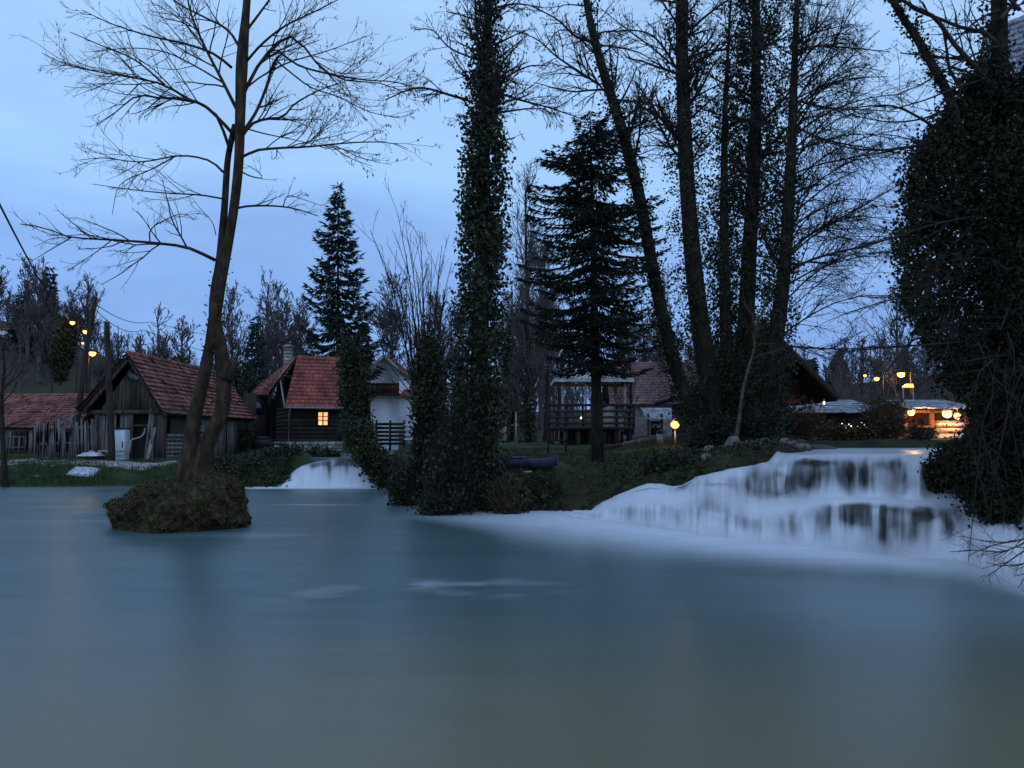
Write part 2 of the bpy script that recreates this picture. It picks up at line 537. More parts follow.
# ------------------------------------------------------------------ lie of the land
# foot of the big fall and its tiers: px, foot, lower lip, back of the ledge, upper lip (image rows, turned into points below)
FALL = np.array([
    (548, 513, 512.6, 512.3, 512.0), (570, 517, 514, 512, 510.5), (593, 521, 513, 510, 507), (620, 524, 505, 497, 493),
    (648, 527, 500, 489, 483), (665, 530, 504, 491, 484.5), (680, 532, 507, 495, 488), (697, 535, 505, 487, 476.5),
    (726, 538, 510, 488, 469.5), (760, 542, 518, 500, 463.5), (785, 545, 513, 501, 458.5), (803, 547, 505, 497, 455.5),
    (842, 551, 499.5, 496, 455.2), (875, 554, 502, 497, 455.5), (905, 557, 506, 499, 455.5), (935, 559, 509, 500, 456),
    (954, 560, 517, 503, 461), (968, 562, 530, 510, 484), (988, 570, 543, 521, 511), (1024, 590, 563, 541, 527),
    (1046, 602, 582, 563, 552)], float)
FU = FALL[:, 0]
FOOTW = np.array([G(u, f, 0.0) for u, f in FALL[:, :2]])      # foot of the fall on the lower pool
LFOOT_Y = 27.8

POOL = [(-90, 30.5), G(0, 489, 0)[:2], G(40, 488.5, 0)[:2], G(110, 488, 0)[:2], G(200, 488, 0)[:2], G(240, 488, 0)[:2],
        G(375, 488.5, 0)[:2], G(392, 494, 0)[:2], G(415, 503, 0)[:2], G(440, 509, 0)[:2], G(475, 514, 0)[:2], G(520, 515.5, 0)[:2]]
POOL += [p[:2] for p in FOOTW[:-1]] + [(4.6, 6.0), (4.2, 3.5), (4.6, 0.0), (8, -14), (-90, -14)]
POOL = np.array([(float(p[0]), float(p[1])) for p in POOL])


def sdist(poly, x, y):
    """signed distance to a polygon, positive inside"""
    x = np.asarray(x, float); y = np.asarray(y, float)
    d = np.full(x.shape, 1e9); ins = np.zeros(x.shape, bool)
    n = len(poly)
    for i in range(n):
        ax, ay = poly[i]; bx, by = poly[(i + 1) % n]
        ex, ey = bx - ax, by - ay
        t = np.clip(((x - ax) * ex + (y - ay) * ey) / (ex * ex + ey * ey + 1e-12), 0, 1)
        d = np.minimum(d, np.hypot(x - ax - t * ex, y - ay - t * ey))
        c = ((ay > y) != (by > y)) & (x < (bx - ax) * (y - ay) / (by - ay + 1e-12) + ax)
        ins ^= c
    return np.where(ins, d, -d)


UPL = np.array([(-7.75, 27.9), (-7.75, 29.5), (-8.6, 34), (-9.0, 45), (-9.5, 56), (-6.0, 56), (-5.4, 45), (-4.6, 34), (-4.4, 29.5), (-4.4, 27.9)])
RIVZ, UPLZ = 1.40, 0.93
RIV = np.array([P(776, 460, 15.7)[:2], P(790, 456, 17)[:2], P(800, 452, 20)[:2], P(806, 449, 24.4)[:2],
                (30, 25.5), (30, 11), (9.6, 11.4), P(985, 470, 12.4)[:2]])


def shelf(x, y):
    left = np.interp(y, [20, 33, 38, 42, 48, 60, 75, 600], [.55, .80, .89, .97, 1.25, 1.5, 2.0, 2.0])
    mid = np.interp(y, [16, 18, 22, 26, 38, 60, 600], [.62, .76, .98, 1.15, 1.40, 1.6, 2.0]) + .38 * sstep(2.4, 5.2, x) * (1 - sstep(24, 40, y))
    right = np.interp(y, [-20, 8, 12, 24, 40, 600], [.7, .6, 1.5, 1.65, 1.75, 2.0])
    k = sstep(-6.5, -4.0, x)
    s = left * (1 - k) + mid * k
    k2 = sstep(5.5, 7.5, x)
    return s * (1 - k2) + right * k2


HILLX = [-400, -160, -95, -72, -52, -34, -12, 10, 38, 60, 100, 400]
HILLZ = [34, 26, 20, 14.5, 8.5, 5.0, 3.4, 4.0, 7.0, 9.0, 14, 24]


def ground_h(x, y):
    x = np.asarray(x, float); y = np.asarray(y, float)
    d = sdist(POOL, x, y)
    wd = np.where(x < -4.5, 3.0, 2.3)
    sh = shelf(x, y) + .22 * fbm(x * .6, y * .6, 0, 3)
    h = -.75 + (sh + .75) * sstep(0.0, 1.0, (.9 - d) / (wd + .9))
    # upper channels
    for poly, lvl, bank in ((UPL, UPLZ, .16), (RIV, RIVZ, .10)):
        c = sdist(poly, x, y)
        outside = np.clip(-c, 0, 9)
        near = (1 - sstep(.6, 2.6, outside)) * (c <= 0) * sstep(.5, 1.5, -d)
        h = np.where(near > 0, np.maximum(h, (lvl + bank) * near + h * (1 - near)), h)
        h = np.where(c > 0, lvl + bank - (bank + .35) * sstep(0, .7, c), h)
    # rock body under the falls stays below the sheets of water
    u, _ = proj(x, y, np.full(x.shape, .6))
    fy = np.interp(u, FU, FOOTW[:, 1])
    dy = y - fy
    inf = (u > 552) & (u < 1044) & (dy > -.5)
    cap = np.where(dy < 2.6, .28 * dy - .2, .528 + (dy - 2.6) * 1.2)
    h = np.where(inf, np.minimum(h, cap), h)
    lf = (u > 276) & (u < 392) & (y > 26) & (y < 29.6)
    h = np.where(lf, np.minimum(h, .28 * (y - LFOOT_Y) - .1 + 1.4 * (1 - sstep(277, 290, u)) + 2.2 * sstep(.9, 1.6, y - LFOOT_Y) * (1 - sstep(304, 330, u))), h)
    # hills all round the back
    h = h + np.interp(x * 110 / np.maximum(y, 40), HILLX, HILLZ) * sstep(52, 120, y) + .03 * np.clip(y - 120, 0, 400)
    hs = 14 * np.exp(-(((x + 95) / 45) ** 2)) * sstep(48, 110, y) * .25
    return h + hs + .10 * fbm(x * 1.7, y * 1.7, 3, 3) * (d < -.2)


def lin(*segs):
    a = []
    for s0, s1, st in segs:
        a.append(np.arange(s0, s1, st))
    return np.concatenate(a + [[segs[-1][1]]])


gx = lin((-900, -300, 40), (-300, -80, 8), (-80, -30, 1.2), (-30, 14, .22), (14, 40, 1.0), (40, 200, 6), (200, 900, 40))
gy = lin((-60, -14, 4), (-14, 8, .8), (8, 34, .2), (34, 60, .5), (60, 140, 2.0), (140, 300, 8), (300, 1200, 60))
X, Y = np.meshgrid(gx, gy)
H = ground_h(X, Y)


def sheet(name, X, Y, Z, m, attrs=None, smooth=True):
    r, c = X.shape
    mb = MB()
    i = np.arange(r * c).reshape(r, c)
    mb.add(np.stack([X, Y, Z], -1).reshape(-1, 3), [np.stack([i[:-1, :-1], i[:-1, 1:], i[1:, 1:], i[1:, :-1]], -1).reshape(-1, 4)])
    o = mb.build(name, m, None, smooth)
    for k, v in (attrs or {}).items():
        a = o.data.attributes.new(k, 'FLOAT', 'POINT')
        a.data.foreach_set('value', np.asarray(v, np.float32).ravel())
    return o


# ground: soil, moss and turf
m, t, b = nodes('turf_and_soil')
b.inputs['Roughness'].default_value = .95; b.inputs['Specular IOR Level'].default_value = .15
g_ = t.nodes.new('ShaderNodeNewGeometry')


def nzn(t, vec, scale, detail=4, sock='Fac'):
    n_ = t.nodes.new('ShaderNodeTexNoise'); n_.inputs['Scale'].default_value = scale; n_.inputs['Detail'].default_value = detail
    t.links.new(vec, n_.inputs['Vector'])
    return n_.outputs[sock]


def rampn(t, fac, stops):
    r = t.nodes.new('ShaderNodeValToRGB')
    el = r.color_ramp.elements
    el[0].position, el[0].color = stops[0][0], (*stops[0][1], 1)
    el[1].position, el[1].color = stops[-1][0], (*stops[-1][1], 1)
    for p_, c_ in stops[1:-1]:
        k_ = el.new(p_); k_.color = (*c_, 1)
    if fac is not None:
        t.links.new(fac, r.inputs['Fac'])
    return r.outputs['Color']


def mixn(t, fac, a, b_):
    mx = t.nodes.new('ShaderNodeMix'); mx.data_type = 'RGBA'
    for s_, v_ in (('Factor', fac), ('A', a), ('B', b_)):
        tgt = [q for q in mx.inputs if q.name == s_ and (q.type == 'VALUE' if s_ == 'Factor' else q.type == 'RGBA')][0]
        if hasattr(v_, 'is_output'):
            t.links.new(v_, tgt)
        else:
            tgt.default_value = v_ if s_ == 'Factor' else (*v_, 1)
    return [q for q in mx.outputs if q.type == 'RGBA'][0]


def attrn(t, name):
    a = t.nodes.new('ShaderNodeAttribute'); a.attribute_name = name
    return a.outputs['Fac']


pos = g_.outputs['Position']
turf = rampn(t, nzn(t, pos, .9, 6), ((.35, (.020, .032, .012)), (.52, (.040, .060, .020)), (.68, (.070, .066, .034))))
soil = rampn(t, nzn(t, pos, 3.5, 6), ((.35, (.020, .015, .009)), (.65, (.056, .041, .026))))
near = mixn(t, attrn(t, 'soil'), turf, soil)
far = rampn(t, nzn(t, pos, .12, 6), ((.35, (.022, .024, .012)), (.65, (.056, .046, .028))))
colr = mixn(t, attrn(t, 'far'), near, far)
t.links.new(colr, b.inputs['Base Color'])
bp = t.nodes.new('ShaderNodeBump'); bp.inputs['Strength'].default_value = .8; bp.inputs['Distance'].default_value = .06
t.links.new(nzn(t, pos, 9, 6), bp.inputs['Height']); t.links.new(bp.outputs[0], b.inputs['Normal'])
dP = sdist(POOL, X, Y)
soilA = np.clip(.15 + 1.3 * sstep(-2.2, -.3, dP) * (X > -6) + 1.0 * sstep(-.5, 0, dP) + 1.6 * np.clip(fbm(X * .35, Y * .35, 7), 0, 1) + .55 * sstep(3.5, 5.5, X), 0, 1)
go = sheet('ground', X, Y, H, m, dict(soil=soilA, far=sstep(46, 62, Y)))
tag(go, kind='structure')

# ------------------------------------------------------------------ water
m, t, b = nodes('river_water_surface')
MAT['water'] = m
g_ = t.nodes.new('ShaderNodeNewGeometry'); pos = g_.outputs['Position']
mpn = t.nodes.new('ShaderNodeMapping'); mpn.inputs['Scale'].default_value = (.35, 1.0, 1)
t.links.new(pos, mpn.inputs[0])
deep = rampn(t, nzn(t, mpn.outputs[0], .35, 4), ((.3, (.052, .092, .086)), (.7, (.074, .122, .114))))
body = mixn(t, attrn(t, 'shallow'), deep, (.165, .135, .075))
b.inputs['Roughness'].default_value = .34
b.inputs['IOR'].default_value = 1.33
t.links.new(body, b.inputs['Base Color'])
bp = t.nodes.new('ShaderNodeBump'); bp.inputs['Strength'].default_value = .12; bp.inputs['Distance'].default_value = .10
t.links.new(nzn(t, mpn.outputs[0], 1.6, 3), bp.inputs['Height']); t.links.new(bp.outputs[0], b.inputs['Normal'])
fo = t.nodes.new('ShaderNodeBsdfDiffuse'); fo.inputs['Color'].default_value = (.68, .69, .70, 1)
ms = t.nodes.new('ShaderNodeMixShader')
# thin curdled streaks break the foam up where it is thin
st = t.nodes.new('ShaderNodeMath'); st.operation = 'MULTIPLY_ADD'; st.inputs[1].default_value = .5; st.inputs[2].default_value = -.25
mp2 = t.nodes.new('ShaderNodeMapping'); mp2.inputs['Scale'].default_value = (.6, 2.2, 1)
t.links.new(pos, mp2.inputs[0]); t.links.new(nzn(t, mp2.outputs[0], 1.5, 4), st.inputs[0])
fa = attrn(t, 'foam')
gate = t.nodes.new('ShaderNodeMath'); gate.operation = 'MULTIPLY'
t.links.new(st.outputs[0], gate.inputs[0]); t.links.new(fa, gate.inputs[1])
ad = t.nodes.new('ShaderNodeMath'); ad.operation = 'ADD'; ad.use_clamp = True
t.links.new(gate.outputs[0], ad.inputs[0]); t.links.new(fa, ad.inputs[1])
t.links.new(ad.outputs[0], ms.inputs[0]); t.links.new(b.outputs[0], ms.inputs[1]); t.links.new(fo.outputs[0], ms.inputs[2])
t.links.new(ms.outputs[0], t.nodes['Material Output'].inputs['Surface'])

wx = lin((-95, -30, 2.0), (-30, -16, .5), (-16, 9, .12), (9, 12, .5))
wy = lin((-14, 2, 1.0), (2, 20, .12), (20, 31, .16))
WX, WY = np.meshgrid(wx, wy)
pu, pv = proj(WX, WY, np.zeros_like(WX))
lowB = np.array([(395, 519), (430, 523), (470, 530), (512, 540), (560, 549), (640, 557), (740, 565), (850, 573), (950, 579), (1024, 598), (1100, 640)], float)
LB = np.array([G(a, c, 0) for a, c in lowB])
ang_ = np.degrees(np.arctan2(WX, np.maximum(WY, .01)))
LBa = np.degrees(np.arctan2(LB[:, 0], LB[:, 1]))
yb = np.interp(ang_, LBa, LB[:, 1])
fa_ = np.degrees(np.arctan2(FOOTW[:, 0], FOOTW[:, 1]))
fyw = np.interp(ang_, fa_, FOOTW[:, 1], left=17.6)
q = (WY - yb) / np.maximum(fyw - yb, .3)          # 0 at the outer edge of the foam, 1 at the foot
foam = sstep(-.30, .90, q) ** 1.25 * np.interp(ang_, [LBa[0], LBa[2], LBa[4], LBa[6], LBa[7], LBa[8], LBa[9], 40], [0, .50, .92, .95, .9, .70, .38, .3]) * (ang_ > LBa[0])
foam *= (WY > 3)
# warm left fall
lq = sstep(26.6, 27.5, WY) * sstep(-10.2, -8.4, WX) * (1 - sstep(-4.7, -4.2, WX))
foam = np.maximum(foam, lq * .95)
# drifting scum in mid-pool and pale current lines
cur = np.clip(fbm(WX * .22, WY * 1.1, 2, 4) * 1.5 - .18, 0, .5) * sstep(11, 16, WY) * (1 - sstep(1, 3, WX))
foam = np.maximum(foam, cur * .45)
sc = np.exp(-((WX + .95 - (WY - 9.2) * .9) / 1.0) ** 2 - ((WY - 9.1) / .50) ** 2)
foam = np.maximum(foam, np.clip(sc * (fbm(WX * 2.0, WY * 4, 4, 4) * 2.2 + .12), 0, .32))
sc = np.exp(-((WX + 5.0) / .9) ** 2 - ((WY - 20.6) / .10) ** 2)
foam = np.maximum(foam, sc * .5)
foam += .10 * sstep(1.5, 3.5, WX) * sstep(6, 8.5, WY) * (1 - sstep(9, 11, WY)) * (1 - foam)
shallow = 1 - sstep(3.0, 9.5, WY + .8 * fbm(WX * .5, WY * .5, 9) * 4)
ripple = .012 * fbm(WX * .7, WY * 1.2, 1, 3)
wo = sheet('river_water', WX, WY, ripple, m, dict(foam=foam, shallow=shallow))
tag(wo, kind='structure')

# upper pools
ux = np.arange(-9.8, -3.8, .2); uy = np.arange(29.0, 56, .3)
UX, UY = np.meshgrid(ux, uy)
o = sheet('upper_pool_water', UX, UY, np.where((sdist(UPL, UX, UY) > -.22) & ~((proj(UX, UY, 0 * UX + UPLZ)[0] < 326) & (UY < 31)), UPLZ, UPLZ - 1.2), MAT['water'], dict(foam=.25 * (1 - sstep(29, 31, UY)), shallow=0 * UX))
tag(o, kind='structure')
rx = np.arange(4.5, 31, .25); ry = np.arange(13.5, 26.5, .2)
RX, RY = np.meshgrid(rx, ry)
fr = np.clip(.55 + 1.2 * fbm(RX * .35, RY * .9, 5, 3), .15, .9) * (1 - .4 * sstep(17, 22, RY))

# ------------------------------------------------------------------ falls
m, t, b = nodes('falling_water')
MAT['fall'] = m
uvn = t.nodes.new('ShaderNodeUVMap'); uvn.uv_map = 'flow'
mpf = t.nodes.new('ShaderNodeMapping'); mpf.inputs['Scale'].default_value = (3.6, .55, 1)
t.links.new(uvn.outputs[0], mpf.inputs[0])
n1 = nzn(t, mpf.outputs[0], 1.0, 2)
mpg = t.nodes.new('ShaderNodeMapping'); mpg.inputs['Scale'].default_value = (10, .6, 1)
t.links.new(uvn.outputs[0], mpg.inputs[0])
n2 = nzn(t, mpg.outputs[0], 1.0, 2)


def mth(t, op, a, b_=None, c=None, clamp=False):
    n_ = t.nodes.new('ShaderNodeMath'); n_.operation = op; n_.use_clamp = clamp
    for i_, v_ in enumerate((a, b_, c)):
        if v_ is None:
            continue
        if hasattr(v_, 'is_output'):
            t.links.new(v_, n_.inputs[i_])
        else:
            n_.inputs[i_].default_value = v_
    return n_.outputs[0]


cov = attrn(t, 'cover_shade')
mp0 = t.nodes.new('ShaderNodeMapping'); mp0.inputs['Scale'].default_value = (1.5, .9, 1)
t.links.new(uvn.outputs[0], mp0.inputs[0])
n0 = nzn(t, mp0.outputs[0], 1.0, 2)
stk = mth(t, 'ADD', mth(t, 'MULTIPLY_ADD', n0, 1.6, -.8), mth(t, 'ADD', mth(t, 'MULTIPLY_ADD', n1, 1.7, -.85), mth(t, 'MULTIPLY_ADD', n2, 1.2, -.6)))
amp = attrn(t, 'streak')
tot = mth(t, 'MULTIPLY_ADD', stk, amp, cov)
mr = t.nodes.new('ShaderNodeMapRange'); mr.interpolation_type = 'SMOOTHSTEP'
mr.inputs['From Min'].default_value = -.20; mr.inputs['From Max'].default_value = 1.12; mr.inputs['To Max'].default_value = .97
t.links.new(tot, mr.inputs['Value'])
rockc = rampn(t, nzn(t, mpf.outputs[0], 2.0, 4), ((.35, (.030, .032, .030)), (.65, (.075, .068, .055))))
b.inputs['Roughness'].default_value = .30; b.inputs['IOR'].default_value = 1.33
t.links.new(rockc, b.inputs['Base Color'])
fw = t.nodes.new('ShaderNodeBsdfDiffuse'); fw.inputs['Color'].default_value = (.72, .71, .71, 1)
ms = t.nodes.new('ShaderNodeMixShader')
t.links.new(mr.outputs[0], ms.inputs[0]); t.links.new(b.outputs[0], ms.inputs[1]); t.links.new(fw.outputs[0], ms.inputs[2])
tr_ = t.nodes.new('ShaderNodeBsdfTransparent')
m2_ = t.nodes.new('ShaderNodeMixShader')
t.links.new(attrn(t, 'veil'), m2_.inputs[0]); t.links.new(tr_.outputs[0], m2_.inputs[1]); t.links.new(ms.outputs[0], m2_.inputs[2])
t.links.new(m2_.outputs[0], t.nodes['Material Output'].inputs['Surface'])


def cr_axis(A, K, axis):
    A = np.moveaxis(A, axis, 0)
    n = len(A)
    pp = np.concatenate([2 * A[:1] - A[1:2], A, 2 * A[-1:] - A[-2:-1]])
    t_ = np.linspace(0, n - 1, K)
    j = np.minimum(t_.astype(int), n - 2); f = (t_ - j).reshape(-1, *([1] * (A.ndim - 1)))
    a, b_, c, d_ = pp[j], pp[j + 1], pp[j + 2], pp[j + 3]
    o_ = .5 * ((2 * b_) + (-a + c) * f + (2 * a - 5 * b_ + 4 * c - d_) * f * f + (-a + 3 * b_ - 3 * c + d_) * f ** 3)
    return np.moveaxis(o_, 0, axis)


def fall_sheet(name, cols, KU, KV, relief=.05, seed=3, patches=()):
    """cols: list over u of lists of (point, cover, streak, veil)"""
    C = np.array([[np.r_[p, c, s, v] for p, c, s, v in col] for col in cols])
    A = cr_axis(cr_axis(C, KU, 0), KV, 1)
    Pn = A[..., :3].copy()
    su = np.cumsum(np.r_[0, np.linalg.norm(np.diff(Pn[:, 0], axis=0), axis=1)])
    sv = np.concatenate([np.zeros((KU, 1)), np.cumsum(np.linalg.norm(np.diff(Pn, axis=1), axis=2), 1)], 1)
    U = np.repeat(su[:, None], KV, 1)
    # strands stand a little proud of the rock
    du = np.gradient(Pn, axis=0); dv = np.gradient(Pn, axis=1)
    nn = nrm(np.cross(du, dv))
    r_ = (fbm(U * 3.2 + seed, sv * .55, 2, 3) + 1.8 * fbm(U * 1.0 + seed, sv * .35, 5, 2)) * np.clip(A[..., 4], 0, 1.2)
    Pn = Pn + nn * (r_ * relief * 2)[..., None]
    # bare rock and thick water, with shading painted in to round the lobes
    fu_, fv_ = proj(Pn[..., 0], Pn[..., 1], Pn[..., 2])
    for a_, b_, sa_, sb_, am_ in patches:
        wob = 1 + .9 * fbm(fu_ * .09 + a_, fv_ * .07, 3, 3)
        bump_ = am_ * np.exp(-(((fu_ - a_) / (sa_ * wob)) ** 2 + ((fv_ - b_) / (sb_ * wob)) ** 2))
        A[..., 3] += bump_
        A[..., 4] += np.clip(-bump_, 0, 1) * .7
    mb = MB()
    i = np.arange(KU * KV).reshape(KU, KV)
    F = np.stack([i[:-1, :-1], i[1:, :-1], i[1:, 1:], i[:-1, 1:]], -1).reshape(-1, 4)
    mb.add(Pn.reshape(-1, 3), [F])
    o = mb.build(name, MAT['fall'], None, True)
    for k, ix in (('cover_shade', 3), ('streak', 4), ('veil', 5)):
        a = o.data.attributes.new(k, 'FLOAT', 'POINT')
        a.data.foreach_set('value', np.clip(A[..., ix], 0, 1.5 if k != 'veil' else 1).astype(np.float32).ravel())
    uv = o.data.uv_layers.new(name='flow')
    li = np.empty(len(o.data.loops), np.int32); o.data.loops.foreach_get('vertex_index', li)
    uvv = np.stack([U.ravel(), sv.ravel()], 1)[li]
    uv.data.foreach_set('uv', uvv.astype(np.float32).ravel())
    tag(o, kind='structure')
    return o


def bell(u, c, s_):
    return math.exp(-((u - c) / s_) ** 2)


UD = np.unique(np.r_[np.linspace(548, 1046, 84), FU])
FALLD = np.stack([UD] + [np.interp(UD, FU, FALL[:, k]) for k in range(1, 5)], 1)
for k in range(1, 5):                                   # round the kinks between the measured columns
    for _ in range(2):
        FALLD[1:-1, k] = (FALLD[:-2, k] + 2 * FALLD[1:-1, k] + FALLD[2:, k]) / 4
cols = []
for u, f, l1, l2, l3 in FALLD:
    Yf = G(u, f, 0)[1]
    # rounded rock shoulders push the water forward, creases between them hold it back
    up = -.55 * bell(u, 772, 24) + .50 * bell(u, 804, 9) - .25 * bell(u, 838, 12) + .25 * bell(u, 858, 6) - .25 * bell(u, 880, 11) + .25 * bell(u, 900, 6) - .2 * bell(u, 920, 9) + .45 * bell(u, 684, 12) - .35 * bell(u, 648, 24) - .35 * bell(u, 715, 18) + .3 * bell(u, 740, 8)
    lo = -.50 * bell(u, 880, 50) + .35 * bell(u, 812, 10) + .30 * bell(u, 752, 10) - .25 * bell(u, 783, 13) + .35 * bell(u, 690, 10) - .25 * bell(u, 722, 16) - .2 * bell(u, 640, 26) + .25 * bell(u, 962, 9)
    small = u < 772
    k = np.clip((u - 548) / 60, 0, 1)
    right = sstep(812, 862, u) * (1 - sstep(900, 950, u))
    mid1 = np.exp(-((u - 775) / 22) ** 2)
    Yl1, Yl2, Yl3 = Yf + .50 + lo * .8, Yf + 1.30 + lo * .3 + up * .4, Yf + (1.9 if small else 2.1)
    v = [(P(u, f + 6, Yf - .10), 1.0, 0, .3), (P(u, f - .5, Yf), 1.0, .1, .75),
         (P(u, f - (f - l1) * .45, Yf + .12 + lo * .45), .80 - .16 * right, .60 + .45 * right, 1),
         (P(u, f - (f - l1) * .80, Yf + .24 + lo * .8), .76 - .28 * right, .60 + .30 * right, 1),
         (P(u, l1, Yl1), .90 - .10 * right, .3, 1),
         (P(u, l1 + (l2 - l1) * .45, (Yl1 * .55 + Yl2 * .45)), 1.0, .1, 1),
         (P(u, l2, Yl2), .92 - .10 * mid1, .35, 1),
         (P(u, l2 + (l3 - l2) * .35, Yl2 + (Yl3 - Yl2) * .30 + up * .75), (.80 if small else .58) - .25 * mid1, .55 if small else 1.0, 1),
         (P(u, l2 + (l3 - l2) * .72, Yl2 + (Yl3 - Yl2) * .60 + up * .7), (.80 if small else .56) - .15 * mid1, .45 if small else .95, 1),
         (P(u, l3, Yl3), .88 if u < 780 else (.70 if u < 838 else .80), .25, .8 if small else 1)]
    if small:
        zt = P(u, l3, Yl3)
        v += [(zt + np.array((0, .35, -.06)), .8, .2, .4), (zt + np.array((0, .8, -.35)), .6, .1, .0)]
    else:
        v += [(P(u, l3 - 1.5, Yl3 + .9), .55, .3, 1), (P(u, l3 - 2.6, Yl3 + 1.9), .55, .2, 1)]
    for q_ in range(len(v)):
        p_, c_, s_, e_ = v[q_]
        if not small and q_ >= 10:
            p_ = np.array((p_[0], p_[1], RIVZ + .012))
        v[q_] = (p_, c_, s_, e_)
    cols.append(v)
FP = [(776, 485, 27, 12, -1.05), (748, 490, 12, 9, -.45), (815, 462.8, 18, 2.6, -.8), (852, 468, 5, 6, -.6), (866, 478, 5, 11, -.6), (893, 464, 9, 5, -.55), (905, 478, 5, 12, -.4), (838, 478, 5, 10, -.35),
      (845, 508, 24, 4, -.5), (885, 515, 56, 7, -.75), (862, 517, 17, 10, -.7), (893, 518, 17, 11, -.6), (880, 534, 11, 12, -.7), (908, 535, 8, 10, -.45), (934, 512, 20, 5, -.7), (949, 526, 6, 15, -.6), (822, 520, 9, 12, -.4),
      (712, 503, 16, 13, -.45), (690, 512, 9, 9, -.3), (648, 514, 15, 8, -.25), (736, 520, 10, 12, -.3), (790, 530, 9, 10, -.25), (880, 500, 70, 3, .4), (720, 472, 26, 4, .3), (640, 487, 24, 5, .3)]  # includes painted shading on the lobes and brightened tops
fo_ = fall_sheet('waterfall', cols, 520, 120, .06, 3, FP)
fo_['label'] = 'broad tiered waterfall pouring over rounded rock ledges'
o = sheet('upper_river_water', RX, RY, np.full(RX.shape, RIVZ), MAT['water'], dict(foam=fr, shallow=0 * RX))
# the river's edge follows the lip of the fall
me = o.data
co = np.empty(len(me.vertices) * 3, np.float32); me.vertices.foreach_get('co', co); co = co.reshape(-1, 3)
uu, _ = proj(co[:, 0], co[:, 1], co[:, 2])
lipY = np.interp(uu, FU, [G(a, c, 0)[1] + 2.1 for a, c in FALL[:, :2]]) + .5
sink = (co[:, 1] < lipY) | (sdist(RIV, co[:, 0], co[:, 1]) < -.25) | ((uu < 784) & (co[:, 1] < 19)) | ((uu > 958) & (co[:, 1] < 16))
co[sink, 2] -= 2.6
me.vertices.foreach_set('co', co.ravel()); me.update()
tag(o, kind='structure')

LF = [(266, 488, 487.2), (282, 488, 481.5), (295, 488.3, 469.5), (311, 488.5, 463), (331, 488.5, 459.6), (356, 488.5, 459.2), (372, 489, 460.5), (392, 491, 466)]
cols = []
for u, f, l3 in LF:
    dk = sstep(300, 325, u)
    strand = np.exp(-((u - 331) / 7.0) ** 2)
    z3 = P(u, l3, 28.7)
    cols.append([(P(u, f + 2, 27.7), 1, 0, 1), (P(u, f - 1, 27.8), 1, .2, 1),
                 (P(u, f - (f - l3) * .40, 27.95), .97 - .1 * strand, .25, 1), (P(u, f - (f - l3) * .72, 28.2), .92 - .22 * dk - .2 * strand, .35, 1),
                 (P(u, f - (f - l3) * .93, 28.45), .80 - .50 * dk, .3, 1), (z3, .6 - .5 * dk, .2, 1),
                 (z3 + np.array((0, .4, .01)), .15, .1, 1), (z3 + np.array((0, 1.0, -.02)), .1, .1, 1)])
fo_ = fall_sheet('waterfall', cols, 160, 60, .05, 9, [(334, 462.5, 23, 3.2, -.9), (330, 471, 3, 8, -.6), (347, 470, 3, 6, -.35), (313, 466, 5, 3, -.4), (366, 480, 7, 8, -.45), (300, 480, 3, 8, -.2)])  # dark gaps between strands, and a painted shade toward the right end
fo_['label'] = 'small waterfall dropping beside the ivy trunk below the cottage'

# ------------------------------------------------------------------ path
px_ = np.linspace(-14, 262, 90)
pyc = 30.3 + .35 * np.sin(px_ * .03) + np.clip(px_ - 150, 0, 200) * .02
pc = np.stack([(px_ - 512) / FPX * pyc, pyc], 1)
hw = np.interp(px_, [-14, 20, 70, 110, 170, 262], [1.2, 1.2, 1.0, .6, .4, .4])[:, None]
rows = np.linspace(-1, 1, 9)[None]
PX = pc[:, 0:1] + 0 * rows; PY = pc[:, 1:2] + rows * hw + .25 * fbm(PX * .9, rows * 2, 1)
o = sheet('path', PX, PY, ground_h(PX, PY) + .075 - .09 * np.abs(rows) ** 3, pm('path_gravel', (.22, .21, .19), (.42, .40, .36), 3, .95, .6))
tag(o, kind='structure')
# ------------------------------------------------------------------ buildings
def gz(x, y):
    return float(ground_h(np.array([float(x)]), np.array([float(y)]))[0])


def tile_roof(mb, tl, tr, br, bl, rows, cols, rng, lift=.05, jit=.02, gap=.0, skip=.0):
    """courses of separate tiles, each tilted so that its lower edge stands proud"""
    tl, tr, br, bl = [np.asarray(k, float) for k in (tl, tr, br, bl)]
    n0 = np.cross(tr - tl, bl - tl); n0 = n0 / np.linalg.norm(n0)
    if n0[2] < 0:
        n0 = -n0

    def pt(u, v):
        return (tl * (1 - u) + tr * u) * (1 - v) + (bl * (1 - u) + br * u) * v
    for r in range(rows):
        v0, v1 = r / rows, (r + 1.12) / rows
        sh = .5 * (r % 2) / cols
        sag = rng.normal() * jit * .4
        for c in range(cols + 1):
            u0, u1 = max(0, (c - .0) / cols - sh), min(1, (c + 1.0) / cols - sh)
            if u1 - u0 < .1 / cols or rng.uniform() < skip:
                continue
            g = gap / cols
            a, b_ = pt(u0 + g, v0), pt(u1 - g, v0); c_, d_ = pt(u1 - g, v1), pt(u0 + g, v1)
            j = rng.normal(size=4) * jit + sag
            top = [a + n0 * (.004 + j[0] * .3), b_ + n0 * (.004 + j[1] * .3), c_ + n0 * (lift + j[2]), d_ + n0 * (lift + j[3])]
            bot = [c_ + n0 * (lift * .25 + j[2]), d_ + n0 * (lift * .25 + j[3])]
            mid = (top[2] + top[3]) / 2 + n0 * lift * .35
            mt_ = (top[0] + top[1]) / 2 + n0 * lift * .25
            mb.add([top[0], mt_, mid, top[3]], [np.array([0, 1, 2, 3])])
            mb.add([mt_, top[1], top[2], mid, bot[0], bot[1], top[3]], [np.array([0, 1, 2, 3]), np.array([3, 2, 4, 5, 6])])


